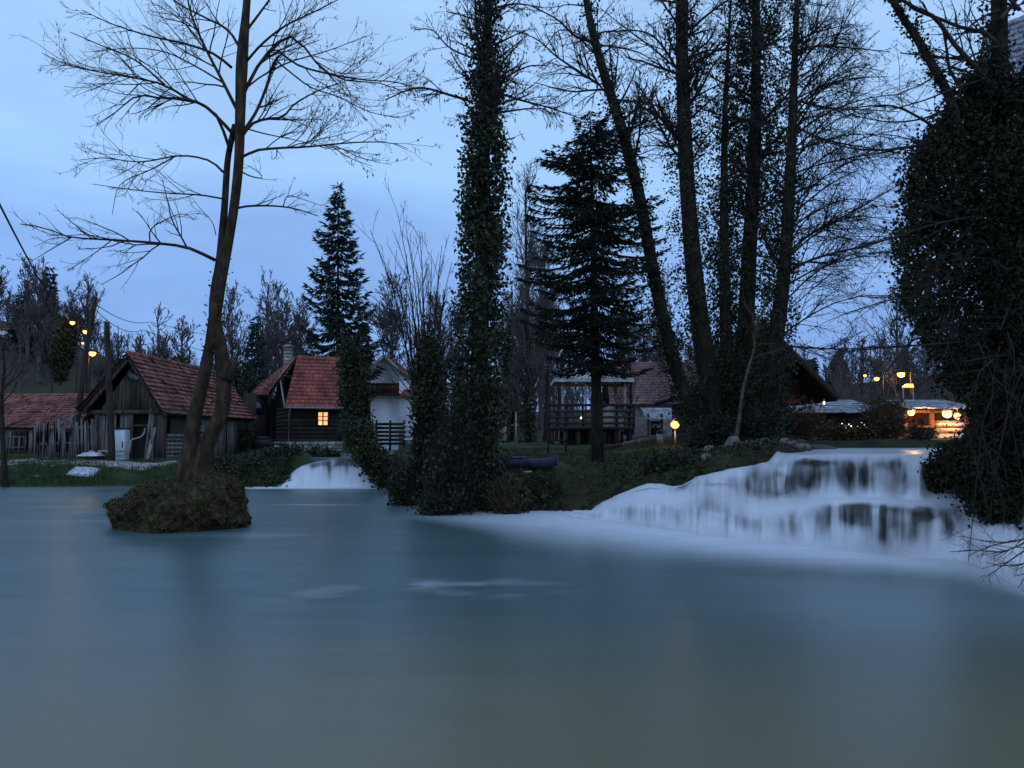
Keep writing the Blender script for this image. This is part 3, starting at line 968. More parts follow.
def slab(mb, pts, th):
    pts = np.asarray(pts, float)
    n = np.cross(pts[1] - pts[0], pts[2] - pts[0]); n = n / np.linalg.norm(n)
    if n[2] < 0:
        n = -n
    k = len(pts)
    v = np.vstack([pts, pts - n * th])
    mb.add(v, [np.arange(k), np.arange(2 * k - 1, k - 1, -1)] + [np.array([i, (i + 1) % k, k + (i + 1) % k, k + i]) for i in range(k)])


def plank_wall(mb, p, q, zb, zt, rng, wd=.16, th=.03, miss=0., ragged=.0, tilt=.0):
    """vertical boards from p to q (plan points); zb, zt: height functions of the fraction along"""
    p, q = np.asarray(p[:2], float), np.asarray(q[:2], float)
    Ln = np.linalg.norm(q - p); d = (q - p) / Ln; nn = np.array((d[1], -d[0]))
    s = 0.0
    while s < Ln - .03:
        w_ = min(wd * rng.uniform(.7, 1.3), Ln - s)
        if rng.uniform() > miss:
            a, b_ = s + .004, s + w_ - .004
            o_ = nn * rng.uniform(-.008, .008)
            tz = rng.normal() * tilt
            v = []
            for off in (0, th):
                for x_, z_ in ((a, zb(a / Ln) + rng.uniform(0, ragged)), (b_, zb(b_ / Ln) + rng.uniform(0, ragged)), (b_, zt(b_ / Ln)), (a, zt(a / Ln))):
                    sh_ = tz * (z_ - zb(0))
                    v.append(np.r_[p + d * (x_ + sh_) + nn * off + o_, z_])
            mb.add(v, [BOXF])
        s += w_


def prism_wall(mb, pts, th):
    """vertical wall polygon (3-D points in one upright plane), thickened away from the camera"""
    pts = np.asarray(pts, float)
    n = np.cross(pts[1] - pts[0], pts[2] - pts[0]); n = n / np.linalg.norm(n)
    if n[1] < 0:
        n = -n
    k = len(pts); v = np.vstack([pts, pts + n * th])
    mb.add(v, [np.arange(k), np.arange(2 * k - 1, k - 1, -1)] + [np.array([i, (i + 1) % k, k + (i + 1) % k, k + i]) for i in range(k)])


rng = np.random.default_rng(5)
# ---- old barn, gable towards the pool, ridge running away
xl, xr, xm, y0, y1 = -16.95, -13.95, -15.35, 32.2, 42.6
zb_, ze, zr = .74, 2.85, 5.05
barn = thing('old_barn', (xm, y0, zb_), 'weathered wooden barn with sagging red tiled roof on the far bank', 'barn')
mb = MB()
gt = lambda f: (ze - .25) + (zr - ze - .1) * (f / .533 if f < .533 else (1 - f) / .467)
plank_wall(mb, (xl + .25, y0), (xr - .1, y0), lambda f: 2.75, gt, rng, .17, miss=.06)
mb.build('gable_boards', MAT['oldbrown'], barn, world=True)
mb = MB()
plank_wall(mb, (-15.55, y0 - .05), (-14.95, y0 - .05), lambda f: 3.95, lambda f: 4.42 - .3 * f, rng, .12, miss=.2, ragged=.2)
mb.build('pale_boards', MAT['plank'], barn, world=True)
mb = MB()
plank_wall(mb, (xl + .3, y0 + .02), (-15.3, y0 + .02), lambda f: zb_, lambda f: 2.72, rng, .2, miss=.12, tilt=.01)
plank_wall(mb, (-14.35, y0 + .02), (xr - .1, y0 + .02), lambda f: zb_, lambda f: 2.72, rng, .2, miss=.05, tilt=.01)
plank_wall(mb, (xr, y0 + .1), (xr, y0 + 2.0), lambda f: zb_, lambda f: 1.75, rng, .3, miss=.0)
plank_wall(mb, (xr, y0 + 2.6), (xr, y1), lambda f: zb_ - .2, lambda f: 2.62, rng, .2, miss=.06, tilt=.01)
mb.build('plank_wall', MAT['plank'], barn, world=True)
mb = MB()
prism_wall(mb, [(xl + .3, y0 + .5, zb_ - .3), (xr - .15, y0 + .5, zb_ - .3), (xr - .15, y0 + .5, 2.6), (xm, y0 + .5, zr - .2), (xl + .3, y0 + .5, 2.6)], .08)
mb.box(((xl + xr) / 2, y1 - .1, 1.7), (xr - xl - .3, .1, 2.6))
mb.box((xl + .3, (y0 + y1) / 2 + .3, 1.6), (.08, y1 - y0 - .9, 2.6))
mb.box((xr - .12, (y0 + y1) / 2 + .3, 1.6), (.06, y1 - y0 - .9, 2.2))
mb.build('inner_wall', MAT['darkwood'], barn, world=True)
mb = MB()
for x_ in (xl + .3, -15.3, -14.38, xr - .06):
    mb = MB(); mb.box((x_, y0 - .02, (zb_ + 2.75) / 2), (.17, .17, 2.75 - zb_)); mb.build('post', MAT['oldbrown'], barn, world=True)
mb = MB()
mb.beam((xl - .1, y0 - .05, 2.74), (xr + .1, y0 - .05, 2.74), .16, .16)
mb.beam((-15.25, y0 - .03, 2.2), (-14.45, y0 - .03, 2.2), .06, .07)
mb.beam((xl - .15, y0 - .3, ze - .15), (xm, y0 - .3, zr - .12), .08, .16)
mb.beam((xr + .15, y0 - .3, ze - .3), (xm, y0 - .3, zr - .12), .08, .16)
mb.build('frame', MAT['oldbrown'], barn, world=True)
for yy in (y0 + 2.3, y0 + 5, y0 + 8):
    mb = MB(); mb.box((xr + .03, yy, 1.7), (.15, .15, 2.1)); mb.build('post', MAT['oldbrown'], barn, world=True)
mb = MB()
for k in range(6):
    mb.beam((-13.92, y0 + .15, .95 + k * .17), (-13.9, y0 + 2.2, .93 + k * .17), .05, .14)
mb.build('log_crib', MAT['plank'], barn, world=True)
mb = MB()
tile_roof(mb, (xm, y0 - .45, zr + .02), (xm, y1, zr - .02), (xr + .30, y1, ze - .16), (xr + .12, y0 - .45, ze - .18), 13, 40, rng, .075, .022)
tile_roof(mb, (xm, y1, zr - .02), (xm, y0 - .45, zr + .02), (xl - .35, y0 - .45, ze), (xl - .35, y1, ze), 13, 40, rng, .07, .022)
mb.build('roof', MAT['oldtile'], barn, world=True)
mb = MB()
slab(mb, [(xm, y0 - .42, zr - .03), (xm, y1, zr - .07), (xr + .26, y1, ze - .22), (xr + .08, y0 - .42, ze - .24)], .05)
slab(mb, [(xm, y0 - .42, zr - .03), (xm, y1, zr - .07), (xl - .31, y1, ze - .06), (xl - .31, y0 - .42, ze - .06)], .05)
mb.build('roof_boards', MAT['darkwood'], barn, world=True)
mb = MB()
for k in range(26):
    a = y0 - .4 + k * .42
    mb.tubes([(xm, a, zr + .045), (xm, a + .46, zr + .03)], [.11, .095], 8)
mb.build('ridge_tiles', MAT['oldtile'], barn, world=True)

# ---- low shed on the left
ys = 39.5
c = P(-30, 452, ys); sx0, sx1 = P(-30, 400, ys)[0], P(83, 400, ys)[0]
shed = thing('shed', ((sx0 + sx1) / 2, ys, .85), 'low open shed with a broad moss-stained red roof behind the pickets', 'shed')
zrid, zev = P(30, 394, ys + 2.5)[2], P(30, 427.5, ys - .6)[2]
mb = MB()
tile_roof(mb, (sx0 + .1, ys + 2.4, zrid), (sx1, ys + 2.4, zrid), (sx1, ys - .7, zev), (sx0 - .2, ys - .7, zev), 14, 44, rng, .05, .025)
tile_roof(mb, (sx1, ys + 2.4, zrid), (sx0, ys + 2.4, zrid), (sx0, ys + 5, zev + .3), (sx1, ys + 5, zev + .3), 8, 24, rng, .05, .02)
mb.build('roof', MAT['oldtile'], shed, world=True)
mb = MB()
slab(mb, [(sx0, ys + 2.4, zrid - .05), (sx1, ys + 2.4, zrid - .05), (sx1, ys - .65, zev - .05), (sx0, ys - .65, zev - .05)], .05)
mb.build('roof_boards', MAT['darkwood'], shed, world=True)
for k in range(6):
    mb = MB(); mb.box((sx0 + .3 + k * (sx1 - sx0 - .5) / 5, ys - .4, (.7 + zev) / 2), (.14, .14, zev - .72))
    mb.build('post', MAT['plank'], shed, world=True)
mb = MB()
mb.beam((sx0, ys - .4, zev - .12), (sx1, ys - .4, zev - .12), .12, .14)
for zz in (1.25, 1.75):
    mb.beam((sx0 + .5, ys - .5, zz), (P(30, 440, ys)[0], ys - .5, zz), .05, .06)
for k in range(5):
    xx = P(8 + k * 6, 440, ys)[0]
    mb.beam((xx, ys - .52, .9), (xx, ys - .52, 1.8), .05, .04)
mb.build('lattice', MAT['plank'], shed, world=True)
mb = MB()
plank_wall(mb, (sx0, ys + 3.6), (sx1, ys + 3.6), lambda f: .6, lambda f: zev + .3, rng, .25)
plank_wall(mb, (sx1 - .05, ys - .3), (sx1 - .05, ys + 3.6), lambda f: .6, lambda f: zev + .2, rng, .25)
mb.build('plank_wall', MAT['darkwood'], shed, world=True)

# ---- dark cottage with the lit window
cy = 41.0
cor = P(285.5, 450, cy)[:2]; fa = math.radians(24)
df = np.array((math.cos(fa), math.sin(fa))); dn = np.array((-math.sin(fa), math.cos(fa)))
zf, zs, zev, zrg = gz(*cor) - .25, P(285, 443, cy)[2], P(285, 406, cy)[2], P(304, 356, 43.5)[2]
WL, WD = 2.9, 5.2
cot = thing('cottage', (cor[0], cor[1], zf), 'dark timber cottage with steep red tiled roof and one lit window', 'cottage')


def cp(a, b_, z):
    q_ = cor + df * a + dn * b_
    return np.array((q_[0], q_[1], z))


mb = MB()
pr = rng.uniform
for a0 in np.arange(0, WL, .42):
    for zz in np.arange(zf, zs - .02, .2):
        mb.beam(cp(a0 + .01, -.02 + pr(-.02, .02), zz + .1), cp(min(a0 + .41, WL), -.02 + pr(-.02, .02), zz + .1), .16, .19)
for b0 in np.arange(0, WD, .42):
    for zz in np.arange(zf, zs - .02, .2):
        mb.beam(cp(.03, b0 + .09, zz + .1), cp(.03, b0 + .49, zz + .1), .16, .19)
mb.build('foundation', MAT['stone'], cot, world=True)
wa, wb = 1.62, 2.12     # window along the front
wz0, wz1 = P(320, 425, 42)[2], P(320, 412.5, 42)[2]
mb = MB()
nb = 9
for k in range(nb):
    z0, z1 = zs + k * (zev - zs) / nb, zs + (k + 1) * (zev - zs) / nb - .012
    zc, hh = (z0 + z1) / 2, z1 - z0
    for a0, a1 in (((0, wa), (wb, WL)) if wz0 - .02 < zc < wz1 + .02 else ((0, WL),)):
        mb.beam(cp(a0, .06 + .01 * (k % 2), zc), cp(a1, .06 + .01 * (k % 2), zc), .12, hh)
    mb.beam(cp(.06 + .01 * (k % 2), .13, zc), cp(.06 + .01 * (k % 2), WD, zc), .12, hh)
    mb.beam(cp(0, WD, zc), cp(WL, WD, zc), .12, hh)
    mb.beam(cp(WL, 0.13, zc), cp(WL, WD, zc), .12, hh)
mb.build('log_wall', MAT['darkwood'], cot, world=True)
mb = MB()
plank_wall(mb, cp(.0, 0.2, 0), cp(.0, WD - .2, 0), lambda f: zev + .01, lambda f: zev + .05 + (zrg - zev - .75) * (1 - abs(2 * f - 1)), rng, .2)
mb.build('gable_boards', MAT['darkwood'], cot, world=True)
win = MB()
for a0, a1 in ((wa - .06, wa), (wb, wb + .06)):
    win.beam(cp((a0 + a1) / 2, -.02, wz0 - .06), cp((a0 + a1) / 2, -.02, wz1 + .06), .06, .10, upv=(0, 1, 0))
for zz in (wz0 - .03, wz1 + .03):
    win.beam(cp(wa, -.02, zz), cp(wb, -.02, zz), .08, .06)
am = (wa + wb) / 2
win.beam(cp(am, .0, wz0), cp(am, .0, wz1), .05, .05, upv=(0, 1, 0))
for f_ in (.36, .68):
    zz = wz0 + (wz1 - wz0) * f_
    win.beam(cp(wa, .002, zz), cp(wb, .002, zz), .035, .035)
fr_ = win.build('window', MAT['redwood'], cot, world=True)
mb = MB(); mb.quad(cp(wa, .06, wz0), cp(wb, .06, wz0), cp(wb, .06, wz1), cp(wa, .06, wz1))
m, t, b = nodes('lit_curtain')
g_ = t.nodes.new('ShaderNodeTexCoord')
cc = rampn(t, nzn(t, g_.outputs['Object'], 4.5, 2), ((.3, (.75, .25, .04)), (.7, (1.0, .62, .20))))
t.links.new(cc, b.inputs['Emission Color']); b.inputs['Emission Strength'].default_value = 1.3
pn = mb.build('pane', m, fr_)
pn.data.transform(__import__('mathutils').Matrix.Translation(-Vector(cot.location)))
A, B = cp(.85, WD / 2 - .5, zrg), cp(WL + .3, WD / 2 - .5, zrg)
Dl, Cr = cp(-.15, -.45, zev - .06), cp(WL + .15, -.45, zev - .06)
mb = MB()
tile_roof(mb, A, B, Cr, Dl, 14, 28, rng, .06, .010)
Ab, Bb = cp(-.15, WD + .9, zev + .1), cp(WL + .3, WD + .9, zev + .1)
tile_roof(mb, B, A, Ab, Bb, 14, 26, rng, .06, .010)
# half hip over the gable, running out over the rear corner
h0, h1 = cp(-.22, WD / 2 - 1.25, zrg - 1.35), cp(-.9, WD + .9, zev + .45)
hq, h1 = P(268.5, 394.5, 43.0), P(246, 395.5, 46.2)
tile_roof(mb, A, h0, hq, h1, 11, 8, rng, .05, .01)
mb.build('roof', MAT['tile'], cot, world=True)
mb = MB()
slab(mb, [A - (0, 0, .05), B - (0, 0, .05), Cr - (0, 0, .05), Dl - (0, 0, .05)], .06)
slab(mb, [A - (0, 0, .05), B - (0, 0, .05), Bb - (0, 0, .05), Ab - (0, 0, .05)], .06)
slab(mb, [A - (0, 0, .06), h0 - (0, 0, .06), hq - (0, 0, .06), h1 - (0, 0, .06)], .06)
mb.build('roof_boards', MAT['darkwood'], cot, world=True)
mb = MB()
mb.beam(Dl + np.array((0, 0, -.06)), cp(-.12, WD / 2 - 1.15, zrg - 1.45), .04, .13)
mb.build('barge_board', MAT['palewood'], cot, world=True)
mb = MB()
mb.tubes([cp(.12, -.50, zev - .1), cp(.12, -.36, zev - .25), cp(.12, -.10, zev - .45), cp(.12, -.10, zf + .15), cp(.12, -.25, zf + .05)], [.05] * 5, 8)
mb.tubes([cp(-.1, -.52, zev - .10), cp(WL + .3, -.52, zev - .10)], [.055, .055], 8)
mb.build('downpipe', MAT['metal'], cot, world=True)
mb = MB()
chx = P(288.5, 350, 44.5)
for k in range(9):
    mb.box((chx[0], chx[1], zrg - 1.15 + k * .19 + .09), (.42 + .01 * (k % 2), .42 + .01 * (k % 2), .18))
mb.box((chx[0], chx[1], zrg + .62), (.56, .56, .08)); mb.box((chx[0], chx[1], zrg + .70), (.34, .34, .10))
mb.build('chimney', MAT['stone'], cot, world=True)
# porch window on the far-left rear wall
mb = MB()
q0 = P(258, 415, 45.3); mb.box((q0[0], q0[1], q0[2] - .6), (1.2, 1.4, 3.6)); mb.build('porch', MAT['darkwood'], cot, world=True)
mb = MB(); q1 = P(260, 408, 44.55); mb.box((q1[0], q1[1] - .0, q1[2]), (.42, .06, .62)); mb.build('porch_window', MAT['glass'], cot, world=True)

# ---- white house
wy_ = 52.0
wl, wr = P(370.5, 400, wy_)[0], P(399, 400, wy_)[0]
wz = 1.1; wev, wrg = P(370, 369, wy_)[2], P(385, 356.5, wy_)[2]
wh = thing('white_house', ((wl + wr) / 2, wy_, wz), 'white plastered house with red roof and dark balcony band behind the ivy stump', 'house')
xm2 = (wl + wr) / 2
mb = MB()
prism_wall(mb, [(wl, wy_, wz - .4), (wr, wy_, wz - .4), (wr, wy_, wev), (xm2, wy_, wrg - .05), (wl, wy_, wev)], .25)
mb.box((wr - .12, wy_ + 3.8, (wz + wev) / 2 - .2), (.25, 7.0, wev - wz + .3))
mb.box((wl + .12, wy_ + 3.8, (wz + wev) / 2 - .2), (.25, 7.0, wev - wz + .3))
mb.box((xm2, wy_ + 7.2, (wz + wev) / 2 - .2), (wr - wl - .5, .2, wev - wz + .3))
lz0, lz1 = P(405, 447, wy_)[2], P(405, 396, wy_)[2]
x2 = P(440, 400, wy_)[0]
mb.box(((wr + x2) / 2 + .002, wy_ + 1.2, (lz0 + lz1) / 2 - .2), (x2 - wr - .01, 2.0, lz1 - lz0 + .4))
mb.build('wall', MAT['plaster'], wh, world=True)
mb = MB()
ov = .35
sl = (wrg - wev) / ((wr - wl) / 2)
for s in (-1, 1):
    e0 = xm2 + s * ((wr - wl) / 2 + ov); ez = wev - sl * ov + .06
    tile_roof(mb, (xm2, wy_ - .5, wrg + .06), (xm2, wy_ + 7.4, wrg + .06), (e0, wy_ + 7.4, ez), (e0, wy_ - .5, ez), 8, 24, rng, .06, .01)
tile_roof(mb, (wr + .02, wy_ + 2.2, lz1 + .55), (x2 + .2, wy_ + 2.2, lz1 + .55), (x2 + .2, wy_ - .1, lz1 - .02), (wr + .02, wy_ - .1, lz1 - .02), 5, 10, rng, .05, .01)
mb.build('roof', MAT['tile'], wh, world=True)
mb = MB()
for s in (-1, 1):
    e0 = xm2 + s * ((wr - wl) / 2 + ov); ez = wev - sl * ov
    mb.beam((xm2, wy_ - .5, wrg - .02), (e0, wy_ - .5, ez - .02), .05, .16)
mb.build('barge_board', MAT['palewood'], wh, world=True)
mb = MB()
bz0, bz1 = P(380, 395, wy_)[2], P(380, 384.5, wy_)[2]
mb.box((xm2, wy_ - .35, bz0 + .04), (wr - wl + .2, .7, .10))
for k in range(26):
    xx = wl - .05 + k * (wr - wl + .1) / 25
    mb.box((xx, wy_ - .66, (bz0 + bz1) / 2), (.05, .03, bz1 - bz0 - .05))
mb.beam((wl - .1, wy_ - .68, bz1), (wr + .1, wy_ - .68, bz1), .08, .08)
mb.box((xm2, wy_ - .06, (bz0 + bz1) / 2 + .05), (wr - wl - .1, .06, bz1 - bz0 + .1))
mb.build('balcony', MAT['redwood'], wh, world=True)
mb = MB()
for xx in (xm2 - .45, xm2 + .45):
    mb = MB(); mb.box((xx, wy_ - .11, (bz0 + bz1) / 2 + .05), (.42, .05, bz1 - bz0))
    mb.build('balcony_window', MAT['glass'], wh, world=True)

# railing with boards and the dark porch in front of the white house
ry_ = 50.5
rl, rr_ = P(376, 440, ry_), P(418, 440, ry_)
rail = thing('terrace_fence', ((rl[0] + rr_[0]) / 2, ry_, 1.05), 'dark plank fence with white rails at its end before the white house', 'fence')
mb = MB()
z0, z1 = P(380, 446, ry_)[2], P(380, 421, ry_)[2]
xw = P(404, 440, ry_)[0]
for k in range(6):
    zz = z0 + .15 + k * (z1 - z0 - .1) / 6
    mb.beam((rl[0], ry_, zz), (xw, ry_, zz), .05, .17)
mb.build('board_panel', MAT['darkwood'], rail, world=True)
mb = MB()
for k in range(4):
    zz = z0 + .42 + k * .30
    mb.beam((xw, ry_, zz), (rr_[0], ry_, zz), .05, .10)
mb.build('white_rails', MAT['plaster'], rail, world=True)
for xx in (rl[0], (rl[0] + xw) / 2, xw, rr_[0]):
    mb = MB(); mb.box((xx, ry_ + .08, (z0 + z1) / 2 - .1), (.12, .10, z1 - z0 + .3)); mb.build('post', MAT['darkwood'], rail, world=True)

# ---- small beige annex
ay = 47.0
a0, a1 = P(480, 430, ay)[0], P(506.5, 430, ay)[0]
ann = thing('summer_kitchen', ((a0 + a1) / 2, ay, 1.0), 'small open-fronted beige building with red tiled roof and white door', 'outbuilding')
zt, zm, zg_ = P(500, 409, ay)[2], P(500, 426, ay)[2], gz((a0 + a1) / 2, ay) - .15
mb = MB()
mb.box(((a0 + a1) / 2, ay, (zt + zm) / 2), (a1 - a0, .2, zt - zm))
mb.box(((a0 + a1) / 2, ay + 3, (zt + zg_) / 2), (a1 - a0, .2, zt - zg_))
mb.box((a0 + .1, ay + 1.55, (zt + zg_) / 2), (.2, 2.68, zt - zg_))
mb.build('wall', MAT['beige'], ann, world=True)
mb = MB()
zrf, ze2 = P(496, 401, ay + 1.4)[2], P(517, 411.5, ay - .4)[2]
xe = P(518, 411, ay)[0]; xrg = P(493, 402, ay)[0]
tile_roof(mb, (xrg, ay - .4, zrf), (xrg, ay + 3.3, zrf), (xe, ay + 3.3, ze2), (xe, ay - .4, ze2), 8, 14, rng, .05, .01)
tile_roof(mb, (xrg, ay + 3.3, zrf), (xrg, ay - .4, zrf), (a0 - .5, ay - .4, ze2 - .1), (a0 - .5, ay + 3.3, ze2 - .1), 8, 14, rng, .05, .01)
mb.build('roof', MAT['tile'], ann, world=True)
for xx in (a1 - .06, xe - .12):
    mb = MB(); mb.box((xx, ay - .12, (zg_ + ze2) / 2 + .05), (.12, .12, ze2 - zg_ - .05))
    mb.build('post', MAT['palewood'], ann, world=True)
mb = MB(); xd = P(487.5, 436, ay)[0]; mb.box((xd, ay - .06, (zm + zg_) / 2), (.55, .06, zm - zg_ - .05)); mb.box((xd + .2, ay - .1, (zm + zg_) / 2), (.04, .05, .14))
mb.build('door', MAT['plaster'], ann, world=True)
mb = MB(); mb.box((xe - .5, ay + .3, zm + .05), (1.1, .5, .06)); mb.build('shelf', MAT['palewood'], ann, world=True)

# ---- terrace pavilion
py_ = 37.0
dl, dr = P(549, 430, py_)[0], P(634, 430, py_)[0]
gzp = gz((dl + dr) / 2, py_)
pav = thing('pavilion', ((dl + dr) / 2, py_, gzp), 'raised timber terrace with pale canvas canopy on slim posts', 'pavilion')
zd, zrl, zca, zap = P(590, 428, py_)[2], P(590, 405.5, py_)[2], P(590, 378.5, py_)[2], P(590, 367, py_ + 1.6)[2]
mb = MB()
mb.box(((dl + dr) / 2, py_ + 1.6, zd), (dr - dl, 3.4, .14))
for k in range(7):
    xx = dl + .15 + k * (dr - dl - .3) / 6
    mb.box((xx, py_ + .1, (gzp + zd) / 2 - .15), (.16, .16, zd - gzp + .1)); mb.box((xx, py_ + 3.0, (gzp + zd) / 2 - .15), (.16, .16, zd - gzp + .1))
plank_wall(mb, (dl + .8, py_ + 2.2), (dr - .4, py_ + 2.2), lambda f: gzp - .2, lambda f: zd - .08, rng, .2)
mb.build('deck', MAT['darkwood'], pav, world=True)
mb = MB()
for k in range(4):
    zz = zd + .22 + k * (zrl - zd - .2) / 3
    for p, q_ in (((dl, py_, zz), (dr, py_, zz)), ((dl, py_, zz), (dl, py_ + 3.2, zz)), ((dr, py_, zz), (dr, py_ + 3.2, zz))):
        mb.beam(p, q_, .05, .12)
for k in range(6):
    xx = dl + k * (dr - dl) / 5
    mb.box((xx, py_ + .06, (zd + zrl) / 2), (.11, .07, zrl - zd))
mb.build('railing', MAT['darkwood'], pav, world=True)
for px0, oy in ((563, .4), (585.5, .3), (625, .4), (566, 2.9), (622, 2.9)):
    mb = MB(); q_ = P(px0, 400, py_ + .4)
    mb.tubes([(q_[0], py_ + oy, zd), (q_[0], py_ + oy, zca + .12)], [.055, .055], 8)
    mb.build('post', MAT['palewood'], pav, world=True)
mb = MB()
c0, c1 = P(554, 380, py_)[0], P(634, 380, py_)[0]; cm = (c0 + c1) / 2
n_ = 14
for (ax, ay_), (bx, by) in (((c0, py_ - .1), (c1, py_ - .1)), ((c1, py_ - .1), (c1, py_ + 3.4)), ((c1, py_ + 3.4), (c0, py_ + 3.4)), ((c0, py_ + 3.4), (c0, py_ - .1))):
    for k in range(n_):
        f0, f1 = k / n_, (k + 1) / n_
        pts = []
        for r_ in np.linspace(0, 1, 6):
            for f_ in (f0, f1):
                ex, ey = ax + (bx - ax) * f_, ay_ + (by - ay_) * f_
                tx, ty = cm + (ex - cm) * .12, py_ + 1.6
                z_ = zca + .10 * math.sin(f_ * math.pi * 4) * r_ * .4 + (zap - zca) * (1 - r_) ** 1.25
                pts.append((tx + (ex - tx) * r_, ty + (ey - ty) * r_, z_))
        mb.add(pts, [np.array([(2 * i, 2 * i + 1, 2 * i + 3, 2 * i + 2) for i in range(5)])])
        for s_ in (0, 1):
            pass
        ex0, ey0, ex1, ey1 = ax + (bx - ax) * f0, ay_ + (by - ay_) * f0, ax + (bx - ax) * f1, ay_ + (by - ay_) * f1
        mb.quad((ex0, ey0, zca - .16), (ex1, ey1, zca - .16), (ex1, ey1, zca), (ex0, ey0, zca))
mb.build('canopy', MAT['canvas'], pav, world=True)

# ---- brown-roofed house behind the pavilion
hy = 47.0
h0x, h1x = P(612, 420, hy)[0], P(706, 420, hy)[0]
bh = thing('brown_roofed_house', ((h0x + h1x) / 2, hy, 1.3), 'long house under a dull brown tiled roof between the trunks', 'house')
zr_, ze_ = P(660, 362, hy + 3)[2], P(660, 404, hy - .5)[2]
mb = MB()
tile_roof(mb, (h0x, hy + 3, zr_), (h1x, hy + 3, zr_), (h1x + .2, hy - .6, ze_), (h0x - .2, hy - .6, ze_), 16, 36, rng, .05, .015)
tile_roof(mb, (h1x, hy + 3, zr_), (h0x, hy + 3, zr_), (h0x, hy + 6.4, ze_), (h1x, hy + 6.4, ze_), 10, 24, rng, .05, .015)
mb.build('roof', MAT['mossroof'], bh, world=True)
mb = MB(); mb.box(((h0x + h1x) / 2, hy + 3, (ze_ + .9) / 2), (h1x - h0x - .3, 5.6, ze_ - .9)); mb.build('wall', MAT['stone'], bh, world=True)
for k in range(3):
    mb = MB(); mb.box((h0x + 1.0 + k * 1.6, hy + .17, 2.3), (.6, .06, .8)); mb.build('window', MAT['glass'], bh, world=True)
mb = MB()
q0, q1 = P(646, 412, 44)[0], P(690, 412, 44)[0]
zq = P(660, 413, 44)[2]
tile_roof(mb, (q0, 46, zq + .35), (q1, 46, zq + .35), (q1, 43.7, zq - .35), (q0, 43.7, zq - .35), 6, 14, rng, .04, .01)
mb.build('lean_to_roof', MAT['shingle'], bh, world=True)
for k in range(4):
    mb = MB(); mb.box((q0 + .1 + k * (q1 - q0 - .2) / 3, 43.9, (zq + .9) / 2 - .2), (.12, .12, zq - .6))
    mb.build('post', MAT['darkwood'], bh, world=True)

# ---- timber mill, gable towards the river
my = 26.5
mx0, mx1 = P(704, 400, my)[0], P(779, 400, my)[0]
exl, exr = P(686, 399, my)[0], P(834.5, 398, my)[0]
zap, zel = P(758, 323, my)[2], P(834, 398.5, my)[2]
xap = P(760, 326, my)[0]
mill = thing('timber_mill', ((mx0 + mx1) / 2, my, 1.3), 'dark timber mill with a wide overhanging gable roof behind the ivy trunks', 'mill')
mb = MB()
xw1 = P(806, 404, my)[0]; zw = P(806, 403, my)[2]
for k in range(14):
    z0 = zw + k * .21
    f_ = max(.02, 1 - (z0 + .25 - zel) / (zap - zel))
    if z0 > zap - .4:
        break
    f_ = min(f_, 1.0)
    mb.beam((max(xap - (xap - exl) * f_ + .25, mx0 - .3), my + .5, z0 + .1), (min(xap + (exr - xap) * f_ - .2, xw1), my + .5, z0 + .1), .06, .20)
mb.build('gable_boards', MAT['redwood'], mill, world=True)
mb = MB()
k = 0
for z0 in np.arange(1.05, zw, .22):
    mb.beam((mx0, my + .6, z0 + .1), (mx1, my + .6, z0 + .1), .16, .20)
    mb.beam((mx1 - .1, my + .7, z0 + .1), (mx1 - .1, my + 5.5, z0 + .1), .16, .20)
    mb.beam((mx0 + .1, my + .7, z0 + .1), (mx0 + .1, my + 5.5, z0 + .1), .16, .20)
mb.build('log_wall', MAT['darkwood'], mill, world=True)
mb = MB()
tile_roof(mb, (xap, my - .3, zap), (xap, my + 6, zap), (exr, my + 6, zel), (exr, my - .3, zel), 14, 22, rng, .05, .012)
tile_roof(mb, (xap, my + 6, zap), (xap, my - .3, zap), (exl, my - .3, zel + .1), (exl, my + 6, zel + .1), 12, 22, rng, .05, .012)
mb.build('roof', MAT['mossroof'], mill, world=True)
mb = MB()
slab(mb, [(xap, my - .3, zap - .05), (xap, my + 6, zap - .05), (exr, my + 6, zel - .05), (exr, my - .3, zel - .05)], .07)
slab(mb, [(xap, my - .3, zap - .05), (xap, my + 6, zap - .05), (exl, my + 6, zel + .05), (exl, my - .3, zel + .05)], .07)
mb.beam((xap, my - .32, zap - .04), (exr, my - .32, zel - .04), .05, .2); mb.beam((xap, my - .32, zap - .04), (exl, my - .32, zel + .06), .05, .2)
mb.build('roof_boards', MAT['darkwood'], mill, world=True)
mb = MB(); mb.box((xap - .7, my + .44, zw + .75), (.6, .06, .7)); mb.build('window', MAT['glass'], mill, world=True)

# ---- low house with blue-grey shingles
by_ = 36.0
b0, b1 = P(792, 412, by_)[0], P(884, 412, by_)[0]
bz0, bz1 = P(840, 413, by_ - .4)[2], P(840, 400, by_ + 2.6)[2]
low = thing('shingled_house', ((b0 + b1) / 2, by_, 1.6), 'low dark house under a wide blue-grey shingled roof past the river', 'house')
mb = MB()
tile_roof(mb, (b0 + .4, by_ + 2.6, bz1), (b1 - .3, by_ + 2.6, bz1), (b1, by_ - .5, bz0), (b0, by_ - .5, bz0), 6, 16, rng, .06, .012)
tile_roof(mb, (b1, by_ + 2.6, bz1), (b0, by_ + 2.6, bz1), (b0, by_ + 5.6, bz0), (b1, by_ + 5.6, bz0), 6, 16, rng, .06, .012)
mb.build('roof', MAT['shingle'], low, world=True)
mb = MB(); mb.box(((b0 + b1) / 2, by_ + 2.5, (bz0 + 1.2) / 2), (b1 - b0 - .5, 4.6, bz0 - 1.15)); mb.build('wall', MAT['darkwood'], low, world=True)
for k in range(3):
    mb = MB(); mb.box((b0 + 1.2 + k * 1.2, by_ + .17, 2.2), (.5, .05, .6)); mb.build('window', MAT['glass'], low, world=True)
